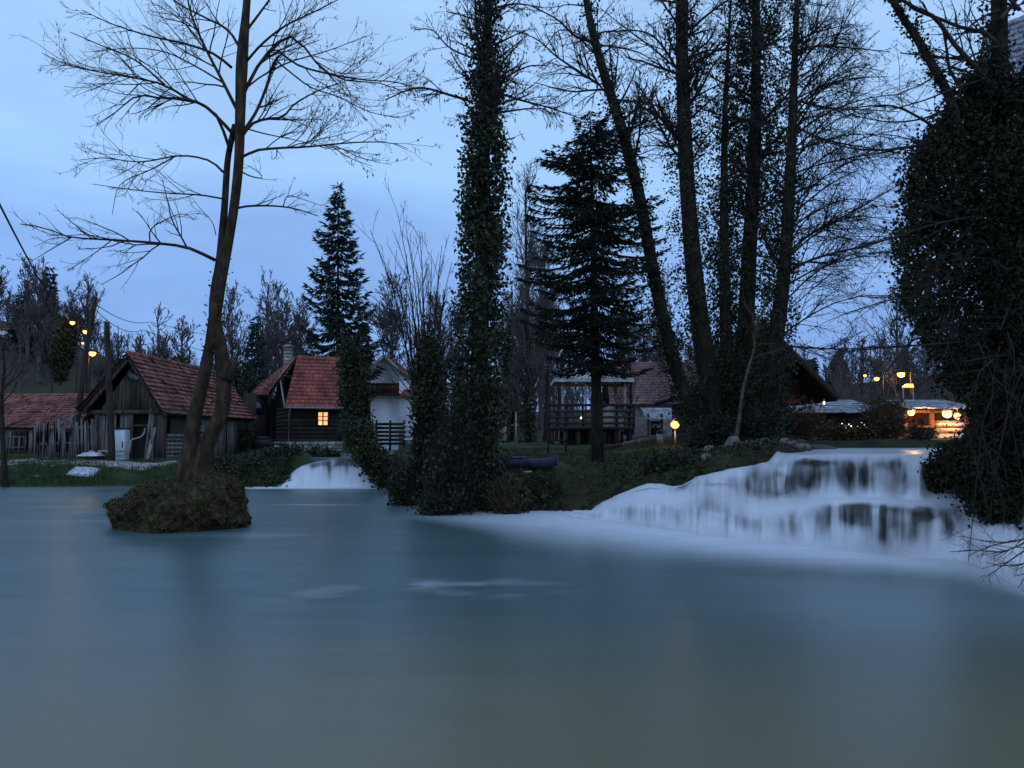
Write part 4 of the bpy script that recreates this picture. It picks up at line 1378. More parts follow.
# string of small bulbs on the railing in front
bulbs = []
st_ = thing('light_string', P(858, 425, 33.5), 'string of tiny warm bulbs in front of the shingled house', 'string lights')
for k in range(15):
    q_ = P(842 + k * 2.2 + rng.uniform(-.6, .6), 423.5 + (k % 3) * 2.2 + rng.uniform(-1, 1), 33.5)
    mb = MB(); mb.tubes([q_ - (0, 0, .03), q_, q_ + np.array((0, 0, .03))], [.008, .026, .008], 6); bulbs.append(q_)
    mb.build('bulb', MAT['fairy'], st_, world=True)
mb = MB(); mb.tubes(np.array(bulbs) + np.array((0, .03, .03)), [.008] * len(bulbs), 4); mb.build('cord', MAT['black'], st_, world=True)

# ---- lit open pavilion at the right
ky = 30.0
k0, k1 = P(902, 420, ky)[0], P(972, 420, ky)[0]
kz0, kz1 = P(930, 409, ky - .3)[2], P(930, 400, ky + 2)[2]
kg = 1.45
kio = thing('grill_shelter', ((k0 + k1) / 2, ky, kg), 'open timber shelter with grey roof, lit orange by its lamps', 'shelter')
mb = MB()
tile_roof(mb, (k0 + .2, ky + 2, kz1), (k1, ky + 2, kz1), (k1, ky - .4, kz0), (k0, ky - .4, kz0), 5, 14, rng, .05, .01)
mb.build('roof', MAT['shingle'], kio, world=True)
for px0 in (904, 930, 966):
    mb = MB(); q_ = P(px0, 420, ky); mb.box((q_[0], ky - .1, (kg + kz0) / 2), (.16, .16, kz0 - kg)); mb.build('post', MAT['redwood'], kio, world=True)
mb = MB()
mb.beam((k0, ky - .12, P(930, 411.5, ky)[2]), (k1, ky - .12, P(930, 411.5, ky)[2]), .1, .12)
for zz in (P(930, 427, ky)[2], P(930, 432, ky)[2]):
    mb.beam((k0 + .5, ky - .2, zz), (k1, ky - .2, zz), .05, .1)
mb.build('railing', MAT['redwood'], kio, world=True)
mb = MB(); plank_wall(mb, (k0, ky + 2), (k1, ky + 2), lambda f: kg - .2, lambda f: kz0 + .3, rng, .22); mb.build('back_wall', MAT['redwood'], kio, world=True)
cnt = thing('counter', P(948, 430, ky + .6), 'pale counter standing under the lamplit shelter', 'counter')
q_ = P(950, 424, ky + .5)
mb = MB(); mb.box((q_[0], q_[1], q_[2] + .1), (1.1, .5, .05)); mb.build('counter_top', MAT['palewood'], cnt, world=True)
mb = MB(); mb.box((q_[0], q_[1], (q_[2] + kg) / 2), (1.0, .42, q_[2] - kg + .1)); mb.build('front_panel', MAT['plaster'], cnt, world=True)

# ---- shingled mill roof among the ivy at the far right
ty = 12.9
tr_h = thing('ivy_mill', P(1030, 470, ty), 'steep grey shingled mill roof almost swallowed by ivy at the riverbank', 'mill')
tl_, tr__ = P(985, 30, ty + 1.2), P(1130, -25, ty + 2.6)
bl_, br_ = P(968, 150, ty - .3), P(1130, 175, ty + .6)
mb = MB()
tile_roof(mb, tl_, tr__, br_, bl_, 22, 14, rng, .06, .012)
mb.build('roof', MAT['shingle'], tr_h, world=True)
mb = MB()
slab(mb, [tl_ - (0, 0, .06), tr__ - (0, 0, .06), br_ - (0, 0, .06), bl_ - (0, 0, .06)], .06)
mb.build('roof_boards', MAT['darkwood'], tr_h, world=True)
mb = MB()
w0, w1 = P(1000, 300, ty + .5), P(1130, 300, ty + 1.5)
for z0 in np.arange(.2, bl_[2] + .2, .24):
    mb.beam((w0[0], w0[1], z0), (w1[0], w1[1], z0), .16, .22)
    mb.beam((w0[0], w0[1] + .1, z0), (w0[0] + 3.2, w0[1] + 4, z0), .16, .22)
mb.build('log_wall', MAT['darkwood'], tr_h, world=True)

# ---- little house high on the left hill
ly = 96.0
q0, q1 = P(-16, 340, ly), P(5, 340, ly)
lh = thing('hill_house', (q0[0], ly, q0[2] - 1), 'small red-roofed house high on the wooded hillside', 'house')
mb = MB(); mb.box(((q0[0] + q1[0]) / 2, ly + 2, q0[2] - .6), (q1[0] - q0[0], 4, 3.4)); mb.build('wall', MAT['plaster'], lh, world=True)
mb = MB(); za = P(0, 326, ly)[2]; zb2 = P(0, 338, ly)[2]
tile_roof(mb, (q0[0], ly + 2, za), (q1[0], ly + 2, za), (q1[0] + .8, ly - .6, zb2), (q0[0], ly - .6, zb2), 6, 10, rng, .1, .02)
mb.build('roof', MAT['oldtile'], lh, world=True)
# ------------------------------------------------------------------ trees
def px_path(Y, pts, dY=0.0):
    n = len(pts)
    return np.array([P(a, b_, Y + dY * i / max(n - 1, 1)) for i, (a, b_) in enumerate(pts)])


def wpx(px, Y):
    return px * Y / FPX


# ---- mossy islet with the alder
IY = 15.6
ic = P(175, 500, IY)
islet = thing('mossy_islet', (ic[0], IY, -.1), 'mossy tufa lump rising from the pool under the forked alder', 'islet')
rng = np.random.default_rng(21)
na, nv = 150, 46
th = np.linspace(0, 2 * math.pi, na, endpoint=False)
vv = np.linspace(0, 1, nv)
TH, VV = np.meshgrid(th, vv)
hgt = .98
prof = np.interp(VV, [0, .12, .3, .5, .7, .85, 1], [1.0, 1.04, 1.02, .97, .84, .58, 0.0])
zed = np.interp(VV, [0, .12, .3, .5, .7, .85, 1], [-.35, .05, .28, .52, .76, .88, .94])
nz_ = fbm(np.cos(TH) * 1.6 + 3, np.sin(TH) * 1.6, zed * 2.2, 4)
rr_ = prof * (1 + .85 * nz_) * (1 + .10 * np.cos(TH))
IX = ic[0] + .04 + np.cos(TH) * rr_ * 1.24; IYY = IY + np.sin(TH) * rr_ * 1.05
IZ = zed * hgt * (1 + .12 * np.cos(TH)) + .30 * fbm(IX * 3, IYY * 3, zed * 3, 4) * (VV > .05) + .09 * fbm(IX * 11, IYY * 11, zed * 9, 3)
mb = MB()
i = np.arange(na * nv).reshape(nv, na)
j = np.roll(i, -1, 1)
mb.add(np.stack([IX, IYY, IZ], -1).reshape(-1, 3), [np.stack([i[:-1], j[:-1], j[1:], i[1:]], -1).reshape(-1, 4)])
mb.build('rock', MAT['moss'], islet, True, True)
# moss, dead grass and leaf litter on it
mb = MB()
sel = rng.integers(0, na * nv, 2600)
C = np.stack([IX, IYY, IZ], -1).reshape(-1, 3)[sel] + rng.normal(size=(2600, 3)) * .02
C = C[C[:, 2] > .05]
out_dir = C - np.array((ic[0], IY, .1)); out_dir = nrm(out_dir)
mb.slivers(C, out_dir * .7 + rng.normal(size=C.shape) * .5 + np.array((0, 0, -.25)), .10, .007, rng)
mb.build('moss_tufts', MAT['drygrass'], islet, world=True)
mb = MB()
sel = rng.integers(0, na * nv, 5200)
C = np.stack([IX, IYY, IZ], -1).reshape(-1, 3)[sel]; C = C[C[:, 2] > .08]
mb.leaves(C + rng.normal(size=C.shape) * .015, .045, rng, .9)
mb.build('leaf_litter', MAT['moss'], islet, world=True)

# matted roots creeping over the lump down into the water
mb = MB()
RT = []
for k in range(54):
    a0 = rng.uniform(0, 2 * math.pi); ln_ = rng.uniform(.35, 1.0)
    v0 = rng.uniform(.55, .95); q_ = []
    for s_ in np.linspace(0, 1, 12):
        v_ = max(0.02, v0 - ln_ * s_); a_ = a0 + .5 * math.sin(s_ * 3 + k) * s_
        ii, jj = int(round(v_ * (nv - 1))), int(round((a_ % (2 * math.pi)) / (2 * math.pi) * na)) % na
        q_.append(np.array((IX[ii, jj], IYY[ii, jj], IZ[ii, jj])) + rng.normal(size=3) * .012)
    RT.append(q_)
RT = np.array(RT); RT[:, 1:-1] = (RT[:, :-2] + RT[:, 1:-1] * 2 + RT[:, 2:]) / 4
mb.tubes(RT, rng.uniform(.010, .032, (54, 1)) * np.linspace(1, .5, 12)[None], 6)
mb.build('roots', MAT['alder'], islet, True, True)

AY = 15.2
rng = np.random.default_rng(22)
ald = thing('forked_alder', P(190, 480, AY), 'tall leafless alder with forked mossy trunk growing from the islet', 'tree')
mb = MB()


def stem(pts, ws, dY=0., K=40, sides=14, knob=.10):
    p = resample(px_path(AY, pts, dY), K)
    r = np.interp(np.linspace(0, 1, K), np.linspace(0, 1, len(ws)), np.array(ws) * AY / FPX / 2)
    r = r * (1 + knob * fbm(np.linspace(0, 9, K), 1.7 * pts[0][0], 0, 3) * 2)
    mb.tubes(p, r, sides)
    return p, r


stem([(186, 506), (189, 478), (191, 452), (194, 420), (203, 380), (210, 345)], [32, 23, 17, 13, 12, 11])
stem([(191, 506), (197, 478), (202, 456), (211, 436), (222, 410), (224, 392), (223, 368), (219, 340), (215, 318), (216, 290), (221, 255), (225, 200), (228, 158), (235, 125)],
     [30, 20, 16, 14, 14, 14, 12, 12, 10, 9, 7, 6.5, 6, 6], .1)
mt1, mr1 = stem([(210, 352), (213, 330), (219, 290), (228, 245), (235, 200), (239, 158), (240, 122), (242, 62), (246, 12), (250, -40), (256, -120)],
                [12, 12, 10, 9, 9, 10, 12, 8, 6.5, 5, 3])
# dead stub and burls
stem([(224, 378), (230, 368), (236, 361)], [18, 13, 9], 0, 8)
stem([(196, 470), (182, 476), (166, 490), (150, 505)], [14, 9, 6, 3], -.4, 16)
stem([(199, 478), (211, 485), (224, 495), (232, 508)], [16, 9, 6, 3], -.3, 16)
mb.build('trunk', MAT['alder'], ald, True, True)
mb = MB()
for _ in range(3):
    pass
tp = np.concatenate([mt1[:8], px_path(AY, [(192, 450), (200, 420), (216, 430), (222, 400), (205, 380), (222, 370)])])
sel = rng.integers(0, len(tp), 900)
C = tp[sel] + rng.normal(size=(900, 3)) * np.array((.10, .10, .30))
C = C[C[:, 2] > 1.0]
mb.leaves(C[:500], .05, rng, .9)
mb.build('moss_leaves', MAT['moss'], ald, world=True)

LB_ = [  # limbs: pixels, end depth offset, base width px, tip width px
    ([(215, 260), (205, 255), (185, 247), (155, 243), (115, 240), (70, 237), (45, 228), (20, 224)], -1.2, 5.0, 1.2),
    ([(72, 237), (50, 250), (30, 262)], -.4, 2, .8),
    ([(112, 240), (92, 255), (68, 270)], .4, 1.6, .7), ([(150, 243), (152, 228), (180, 214), (196, 220)], -.3, 2, .8),
    ([(223, 172), (212, 162), (196, 157), (176, 156), (140, 162), (105, 158), (80, 160)], 1.3, 3.4, .9),
    ([(176, 156), (150, 170), (120, 185), (112, 215)], .5, 2, .7),
    ([(224, 199), (200, 195), (165, 193), (135, 190), (92, 184)], -.9, 2.6, .8),
    ([(234, 135), (222, 122), (205, 106), (186, 99), (160, 98), (137, 96), (116, 112), (96, 126)], -1.5, 5, 1),
    ([(230, 150), (218, 118), (205, 106), (182, 96), (165, 85), (135, 78), (105, 73), (80, 68), (56, 60), (42, 53)], .9, 5, 1),
    ([(165, 85), (135, 60), (100, 45), (70, 32)], -.6, 3, 1),
    ([(238, 112), (222, 80), (204, 45), (190, 10), (184, -30)], .8, 5, 2),
    ([(232, 68), (214, 54), (186, 44), (150, 36), (112, 24), (82, 10)], -1.0, 4, 1),
    ([(222, 82), (195, 66), (165, 52), (130, 48), (95, 52)], 1.4, 3, .8),
    ([(242, 52), (228, 30), (206, 18), (176, 2), (150, -22)], .6, 4, 1.5),
    ([(240, 158), (248, 154), (258, 150), (280, 148), (305, 147), (335, 144), (365, 142), (392, 143), (408, 149)], -1.3, 4, .9),
    ([(330, 145), (350, 158), (372, 166)], .4, 1.6, .7),
    ([(238, 208), (250, 206), (275, 206), (296, 209), (318, 216)], .9, 3.6, 1.4), ([(283, 207), (288, 196), (305, 200), (322, 206)], .2, 1.6, .7),
    ([(241, 138), (252, 124), (266, 119), (283, 117), (290, 108), (304, 98), (325, 88), (345, 82)], -.8, 4.4, 1),
    ([(243, 132), (256, 112), (266, 88), (274, 62), (282, 54)], .5, 5, 3),
    ([(276, 60), (290, 72), (312, 88), (336, 96), (370, 112), (400, 118)], .8, 2.4, .8), ([(282, 54), (300, 66), (330, 74), (365, 80), (395, 82), (420, 90)], -1, 3.5, 1),
    ([(243, 95), (258, 66), (276, 44), (288, 36), (300, 42), (314, 60), (324, 70), (345, 80), (384, 84), (410, 96)], 1.2, 5, 1.2),
    ([(246, 62), (262, 44), (285, 26), (318, 10), (345, -4)], -.9, 4, 1.2),
    ([(247, 30), (262, 10), (282, -18)], .7, 4, 2), ([(247, 10), (238, -20), (225, -60)], .4, 4, 2),
    ([(244, 90), (262, 76), (290, 62), (330, 50), (366, 36)], .9, 3, .8),
    ([(239, 170), (250, 176), (262, 178), (258, 172), (248, 166)], .1, 2.4, .8),
    ([(216, 235), (212, 222), (200, 208), (192, 198)], .2, 1.4, .6), ([(244, 128), (266, 134), (295, 140), (320, 146)], .8, 2.2, .8),
]
limbs = []
for pts, dy, w0, w1 in LB_:
    limbs.append((px_path(AY, pts, dy), w0 * .74 * AY / FPX / 2, w1 * .7 * AY / FPX / 2))
PT, RR = limb_set(limbs, 14)
mb = MB(); mb.tubes(PT, RR, 6)
P1, R1 = grow(PT, RR, rng, 4.3, .16, .99, (.22, .48), (20, 48), 7, .03, .11, .6, .0042, minl=.35, maxl=1.5)
mb.tubes(P1, R1, 4)
P2, R2 = grow(P1, R1, rng, 4.6, .15, 1.0, (.35, .65), (20, 48), 5, .02, .13, .65, .0032, minl=.16)
mb.tubes(P2, R2, 3)
P3, R3 = grow(P2, R2, rng, 4.0, .3, 1.0, (.35, .7), (25, 50), 4, .0, .12, .75, .0026, minl=.09)
mb.tubes(P3, R3, 3)
catkins(mb, P2, rng, 1, .06, .22)
right_tw = P3[(P3[:, -1, 0] > P(300, 0, AY)[0])]
catkins(mb, right_tw, rng, 2, .06, .25)
mb.build('crown', MAT['twig'], ald, True, True)

# ---- tall spruce behind the cottage
def spruce(name, label, base, top, wmax, seed, m, whorls=30, per=9, need=60, ln=.30, wd=.035, prof=None, group=None, tmin=.1, droop=.42, tipup=.34, side=.3, twr=.012, trw=.18, tj=.007):
    rng = np.random.default_rng(seed)
    base, top = np.asarray(base), np.asarray(top)
    root = thing(name, base, label, 'tree', group)
    mb = MB(); tt = np.linspace(0, 1, 8)
    mb.tubes(base[None] + (top - base)[None] * tt[:, None], trw * (1 - tt * .95), 8); mb.build('trunk', MAT['bark'], root, True, True)
    mw, mn = MB(), MB()
    prof = prof or (lambda t: wmax * np.clip(1.03 - t, 0, 1) ** .8)
    conifer(mw, mn, base, top, prof, rng, whorls, per, need, ln, wd, droop, tipup, tmin, twr, side, tj)
    for k, v_ in mw.F.items():
        pass
    cr = mn.build('crown', m, root, False, True)
    mw.build('branches', MAT['bark'], root, False, True)
    return root


SY = 49.0
sb, st2 = P(338, 446, SY), P(338, 183, SY)
spruce('spruce', 'tall dark spruce with upswept branch tips behind the cottage', sb, st2, wpx(46, SY), 31, MAT['spruce'],
       30, 8, 38, .40, .050, lambda t: wpx(1, SY) * np.interp(t, [0, .25, .38, .5, .62, .75, .88, .95, 1], [44, 45, 44, 37, 30, 23, 12, 6, 2]), tmin=.2)

# ---- fir with a bare lower trunk
FY = 22.5
fb, ft = P(598, 470, FY), P(590, 112, FY)
spruce('fir', 'broad dark fir with ragged open boughs and bare lower trunk on the lawn', fb, ft, 1, 32, MAT['fir'],
       70, 4, 84, .17, .022, lambda t: wpx(1, FY) * np.interp(t, [0, .26, .32, .45, .6, .75, .88, .96, 1], [30, 44, 70, 76, 72, 64, 50, 28, 8]), tmin=.28, droop=.36, tipup=.16, side=.46, twr=.015, trw=.19, tj=.012)

# ---- ivy-clad alder on the point
def ivy_tree(name, label, Y, trunk_px, w0, ivyw, n, leaf, seed, limbs=None, group=None, twd=(1.7, 2.9, 4.6), cat=1, topbare=None, mat='ivy2', maxl=3.5, jit=.25, t0=.45, lim=(.2, .34)):
    rng = np.random.default_rng(seed)
    tr = resample(px_path(Y, trunk_px), 40)
    root = thing(name, tr[0], label, 'tree', group)
    R = np.interp(np.linspace(0, 1, 40), np.linspace(0, 1, len(w0)), np.array(w0) * Y / FPX / 2)
    mb = MB(); mb.tubes(tr, R, 10); mb.build('trunk', MAT['bark'], root, True, True)
    if ivyw is not None:
        rad = np.interp(np.linspace(0, 1, 40), np.linspace(0, 1, len(ivyw)), np.array(ivyw) * Y / FPX / 2)
        C = ivy_cloud(tr, rad, rng, n, leaf, 14, .20, jit + .35)
        mb = MB(); mb.leaves(C, leaf, rng, .85, hang=.6); mb.build('ivy', MAT[mat], root, False, True)
    mb = MB()
    if limbs:
        PT, RR = limb_set([(px_path(Y, p_, dy), a_ * .8 * Y / FPX / 2, b_ * .8 * Y / FPX / 2) for p_, dy, a_, b_ in limbs], 12)
        mb.tubes(PT, RR, 5)
        P0, R0 = grow(tr[None], R[None], rng, twd[0] * 1.15, t0, 1, lim, (35, 70), 8, .02, .10, .26, .009, maxl=maxl)
        mb.tubes(P0, R0, 4)
    else:
        P0, R0 = grow(tr[None], R[None], rng, twd[0] * 1.4, t0, 1, lim, (35, 70), 8, .02, .10, .28, .009, maxl=maxl)
        mb.tubes(P0, R0, 4); PT, RR = P0[:0], R0[:0]
    A1, B1 = grow(P0, R0, rng, twd[1] * 1.6, .12, 1, (.3, .6), (25, 55), 6, -.01, .13, .6, .006, minl=.35)
    mb.tubes(A1, B1, 3)
    if len(PT):
        A2, B2 = grow(PT, RR, rng, twd[1] * 1.9, .12, 1, (.25, .5), (25, 55), 6, -.01, .13, .6, .006, minl=.35, maxl=1.9)
        mb.tubes(A2, B2, 3); A1, B1 = np.concatenate([A1, A2]), np.concatenate([B1, B2])
    A3, B3 = grow(A1, B1, rng, twd[2] * 1.5, .2, 1, (.3, .65), (25, 55), 4, -.06, .18, .7, .0045, minl=.14)
    mb.tubes(A3, B3, 3)
    if cat:
        catkins(mb, A3, rng, cat, .075, .28)
    mb.build('crown', MAT['twig'], root, True, True)
    return root


ivy_tree('ivy_clad_alder', 'tall slender alder sheathed in ivy from foot to top on the point', 19.0,
         [(476, 486), (478, 440), (480, 350), (483, 240), (484, 150), (486, 60), (489, 0), (492, -70)], [22, 20, 17, 15, 13, 11, 9, 5],
         [52, 54, 49, 45, 44, 40, 34, 24, 12, 8], 24000, .10, 41,
         [([(481, 62), (476, 20), (474, -30)], .4, 4, 2), ([(468, 100), (450, 95), (425, 88), (408, 90), (385, 100)], -.6, 4, 1.4), ([(494, 88), (510, 75), (530, 66), (548, 66)], .5, 4, 1.2),
          ([(496, 92), (520, 100), (550, 108), (585, 120)], .8, 3.6, 1.2), ([(488, 10), (515, 4), (545, 8)], -.6, 3.5, 1.2), ([(478, 60), (450, 48), (432, 30), (415, 30)], .7, 3, 1)],
         t0=.60, lim=(.10, .2), twd=(3.0, 3.4, 4.8), cat=2)

# slim leaning trunk, ivy trunks, bare-topped alders
ivy_tree('leaning_alder', 'leaning bare-topped alder whose trunk slants across beside the fir', 23.0,
         [(707, 450), (695, 420), (682, 388), (667, 335), (653, 270), (640, 200), (622, 130), (603, 70), (590, 20), (576, -60)], [15, 14, 13, 12, 12, 11, 9, 7, 5],
         [30, 26, 22, 18, 15, 12, 8], 6500, .085, 42,
         [([(600, 85), (580, 72), (556, 56), (538, 40), (515, 30)], .5, 4, 1), ([(612, 100), (630, 101), (655, 105), (672, 110)], -.5, 3.5, 1), ([(594, 42), (575, 36), (558, 20), (530, 5)], -.6, 4, 1.2),
          ([(600, 60), (588, 40), (560, 30), (545, 48)], .4, 2.5, 1), ([(596, 45), (615, 47), (640, 53), (660, 66)], .5, 3, 1)], t0=.5, lim=(.12, .24), cat=2)
ivy_tree('straight_ivy_alder', 'straight thick alder with thin ivy up its whole trunk right of the leaning one', 23.5,
         [(716, 448), (711, 400), (701, 330), (693, 260), (687, 180), (683, 90), (681, 0), (679, -80)], [23, 20, 18, 16, 15, 13, 11, 8],
         [34, 36, 40, 42, 44, 40, 32, 22], 9500, .085, 43,
         [([(676, 68), (664, 48), (650, 34), (628, 30), (606, 33)], .5, 4, 1), ([(690, 30), (706, 16), (722, 4), (740, -8)], -.5, 4, 1.5), ([(678, 70), (655, 50), (628, 30), (600, 8)], -.5, 3, 1),
          ([(690, 100), (708, 90), (730, 80)], .5, 3, 1), ([(688, 60), (702, 52), (722, 50), (760, 52)], .3, 3, 1)], t0=.5, lim=(.12, .24), cat=2, jit=.5)
ivy_tree('bushy_ivy_alder', 'alder smothered in loose bushy ivy, the widest of the right-hand trunks', 24.5,
         [(738, 448), (742, 390), (746, 320), (750, 240), (755, 150), (756, 60), (756, 0), (756, -70)], [20, 18, 16, 14, 12, 10, 8, 5],
         [56, 60, 66, 72, 62, 54, 50, 44, 34], 27000, .09, 44, None, t0=.4, lim=(.12, .22), cat=2, jit=.5)
ivy_tree('slim_ivy_alder', 'slim ivy-covered stem standing close beside the bushy ivy alder', 23.8,
         [(728, 448), (727, 380), (725, 300), (724, 200), (725, 120), (728, 50), (732, -20)], [14, 13, 11, 8.5, 6, 3.5, 1.5],
         [30, 34, 32, 26, 20, 14], 8000, .085, 45, None, t0=.6, lim=(.10, .2), cat=1, jit=.5)
fan = [([(776, 340), (800, 322), (830, 305), (862, 296), (893, 296)], -.6, 2.4, .8), ([(778, 345), (812, 348), (850, 349), (888, 346)], .5, 3, 1), ([(785, 275), (806, 262), (838, 252), (866, 246), (895, 237)], -.8, 4, 2),
       ([(786, 258), (802, 240), (828, 224), (856, 210), (900, 184)], .6, 4, 1.4), ([(789, 215), (812, 198), (830, 184), (858, 170)], -.6, 3, 1), ([(790, 175), (818, 165), (850, 158), (890, 152)], .6, 2.6, 1),
       ([(792, 140), (806, 112), (826, 82), (852, 56), (880, 30)], -.6, 3, 1), ([(792, 138), (812, 122), (838, 108), (870, 98), (905, 94)], .6, 3, 1), ([(792, 125), (820, 138), (850, 145), (895, 152)], .2, 3, 1.4),
       ([(793, 105), (810, 80), (830, 50), (846, 20), (860, -10)], .7, 3, 1), ([(794, 70), (806, 45), (818, 15), (826, -20)], -.7, 3, 1), ([(788, 230), (815, 236), (850, 238)], .6, 2, .8),
       ([(778, 320), (800, 300), (830, 275), (850, 268)], .8, 2, .8), ([(794, 52), (815, 46), (850, 48), (890, 52)], .5, 3, 1), ([(793, 100), (830, 108), (870, 110), (900, 112)], -.4, 3, 1),
       ([(786, 270), (770, 250), (762, 225)], .4, 2.5, 1), ([(791, 150), (778, 130), (768, 100), (764, 60)], .4, 3, 1)]
rf = np.random.default_rng(460)
for k in range(16):
    y0_ = 20 + k * 19 + rf.uniform(-6, 6); x0_ = np.interp(y0_, [0, 110, 250, 340], [797, 793, 786, 775])
    rise = rf.uniform(10, 60); ex_ = rf.uniform(840, 905)
    fan.append(([(x0_, y0_), (x0_ + (ex_ - x0_) * .3, y0_ - rise * .55), (x0_ + (ex_ - x0_) * .65, y0_ - rise * .9), (ex_, y0_ - rise + rf.uniform(-6, 10))], rf.uniform(-.9, .9), 2.6, .9))
ivy_tree('fan_branched_alder', 'bare alder with branches fanning out over the river, nearest the mill eave', 22.5,
         [(768, 446), (770, 400), (774, 350), (781, 300), (786, 250), (790, 180), (793, 110), (795, 50), (798, -10), (802, -70)], [20, 18, 16, 13, 12, 10, 8, 6, 5, 3],
         [36, 34, 28, 20, 15, 11, 6], 7500, .085, 46, fan, t0=.3, lim=(.1, .2), twd=(1.6, 3.6, 5.0), cat=1, jit=.4)

# ---- pale leaning sapling
s_ = thing('pale_sapling', P(735, 446, 20.5), 'thin pale leaning stem in front of the dark mill wall', 'tree')
mb = MB(); p_ = resample(px_path(20.5, [(735, 446), (739, 420), (743, 390), (749, 366), (754, 350), (756, 330), (766, 300)]), 20)
mb.tubes(p_, np.linspace(.058, .016, 20), 8); mb.build('trunk', MAT['grey_bark'], s_, True, True)
rng = np.random.default_rng(50)
mb = MB(); A1, B1 = grow(p_[None], np.linspace(.075, .02, 20)[None], rng, 3, .55, 1, (.25, .5), (20, 55), 6, .05, .18, .5, .008)
mb.tubes(A1, B1, 4); A2, B2 = grow(A1, B1, rng, 4, .2, 1, (.3, .6), (25, 55), 4, .0, .2, .6, .005); mb.tubes(A2, B2, 3)
mb.build('crown', MAT['brush'], s_, True, True)

# ---- many-stemmed bare willow between white house and point
rng = np.random.default_rng(51)
wil = thing('bare_willow', P(432, 470, 22.0), 'many-stemmed leafless willow rising behind the ivy stump', 'tree')
stems = []
for (a, b_), dy in (((370, 230), .8), ((385, 262), -.6), ((398, 215), .3), ((408, 240), -.9), ((420, 235), .6), ((432, 258), -.3), ((442, 245), .8), ((452, 262), -.5), ((380, 300), .5), ((446, 300), .2), ((416, 275), -.5), ((405, 285), .9)):
    m_ = 428 + (a - 428) * .25
    stems.append((px_path(22.0, [(429 + (a - 428) * .05, 470), (m_, 390), (428 + (a - 428) * .6, (b_ + 350) / 2), (a, b_)], dy), .04, .007))
PT, RR = limb_set(stems, 12)
mb = MB(); mb.tubes(PT, RR, 6); mb.build('trunk', MAT['bark'], wil, True, True)
mb = MB()
A1, B1 = grow(PT, RR, rng, 2.0, .2, .98, (.2, .42), (14, 32), 7, .05, .07, .55, .007, maxl=1.6); mb.tubes(A1, B1, 4)
A2, B2 = grow(A1, B1, rng, 2.4, .2, 1, (.3, .6), (15, 35), 5, .05, .10, .6, .005); mb.tubes(A2, B2, 3)
mb.build('crown', MAT['twig'], wil, True, True)

# ---- ivy stump
rng = np.random.default_rng(52)
stp = thing('ivy_stump', P(425, 480, 21.0), 'broken trunk wrapped in ivy, in front of the white house', 'tree')
p_ = resample(px_path(21.0, [(431, 484), (430, 420), (429, 370), (428, 338)]), 16)
mb = MB(); mb.tubes(p_, np.linspace(.25, .14, 16), 10); mb.build('trunk', MAT['bark'], stp, True, True)
C = ivy_cloud(p_, np.interp(np.linspace(0, 1, 16), [0, .3, .6, .85, 1], np.array([38, 31, 31, 22, 9]) * 21 / FPX / 2), rng, 12000, .085, 14, .16, .3)
mb = MB(); mb.leaves(C, .085, rng, .85, hang=.5); mb.build('ivy', MAT['ivy2'], stp, False, True)

# ---- ivy trunk beside the small fall
rng = np.random.default_rng(53)
it = thing('ivy_pollard', P(368, 460, 30.0), 'leaning pollard overgrown with ivy above the small waterfall', 'tree')
p_ = resample(px_path(30.0, [(372, 470), (361, 440), (354, 400), (351, 360), (349, 340)]), 16)
mb = MB(); mb.tubes(p_, np.linspace(.28, .14, 16), 10)
for q_ in ([(350, 355), (344, 340), (340, 332)], [(350, 350), (356, 338), (360, 330)], [(338, 440), (346, 405), (350, 380)]):
    mb.tubes(resample(px_path(30.0, q_), 6), np.linspace(.11, .05, 6), 7)
mb.build('trunk', MAT['bark'], it, True, True)
C = np.concatenate([ivy_cloud(p_, np.interp(np.linspace(0, 1, 16), [0, .3, .6, .85, 1], np.array([20, 24, 24, 21, 10]) * 30 / FPX / 2), rng, 11000, .11, 14, .2, .4),
                    ivy_cloud(px_path(27.75, [(356, 428), (364, 447), (377, 466), (392, 488)]), np.array([13, 14, 14, 11]) * 28 / FPX, rng, 6500, .10, 14, .2, .4)])
mb = MB(); mb.leaves(C, .11, rng, .85, hang=.6); mb.build('ivy', MAT['ivy'], it, False, True)

# ---- slender bare poplar behind
bare_tree("bare_poplar", "slender leafless tree behind, between the ivy alder and the fir", "tree", px_path(42, [(528, 446), (528, 380), (527, 300), (526, 240), (526, 186)]), .16, .03, 61, None, 3,
          (5.0, 3.0, 3.4), rmin=.012, lim=(.18, .34), ang=(22, 45), up=.16, t0=.12, mt='far_twig', ivy=(px_path(42, [(528, 446), (528, 320)]), [.45, .30], 2500, .12))
for k, (a, tp_, Y, w_) in enumerate([(512, 300, 50, .12), (545, 250, 46, .12), (642, 300, 52, .14), (664, 280, 50, .13), (508, 360, 44, .09), (556, 330, 50, .1), (628, 330, 40, .09)]):
    bare_tree('background_tree', ['straight thin leafless tree left of the bare poplar', 'thin leafless tree close behind the fir on its left', 'leafless tree over the brown-roofed house, left one',
                       'leafless tree over the brown-roofed house, right one', 'short leafless tree beside the beige outbuilding', 'low leafless tree above the pavilion canopy', 'small leafless tree right behind the pavilion'][k],
              'tree', px_path(Y, [(a, 444), (a + 3, (444 + tp_) / 2), (a - 1, tp_)]), w_, .02, 70 + k, None, 3, (4.2, 3.0, 3.2), rmin=.013, lim=(.2, .4), ang=(22, 48), up=.14, mt='far_twig', t0=.15)

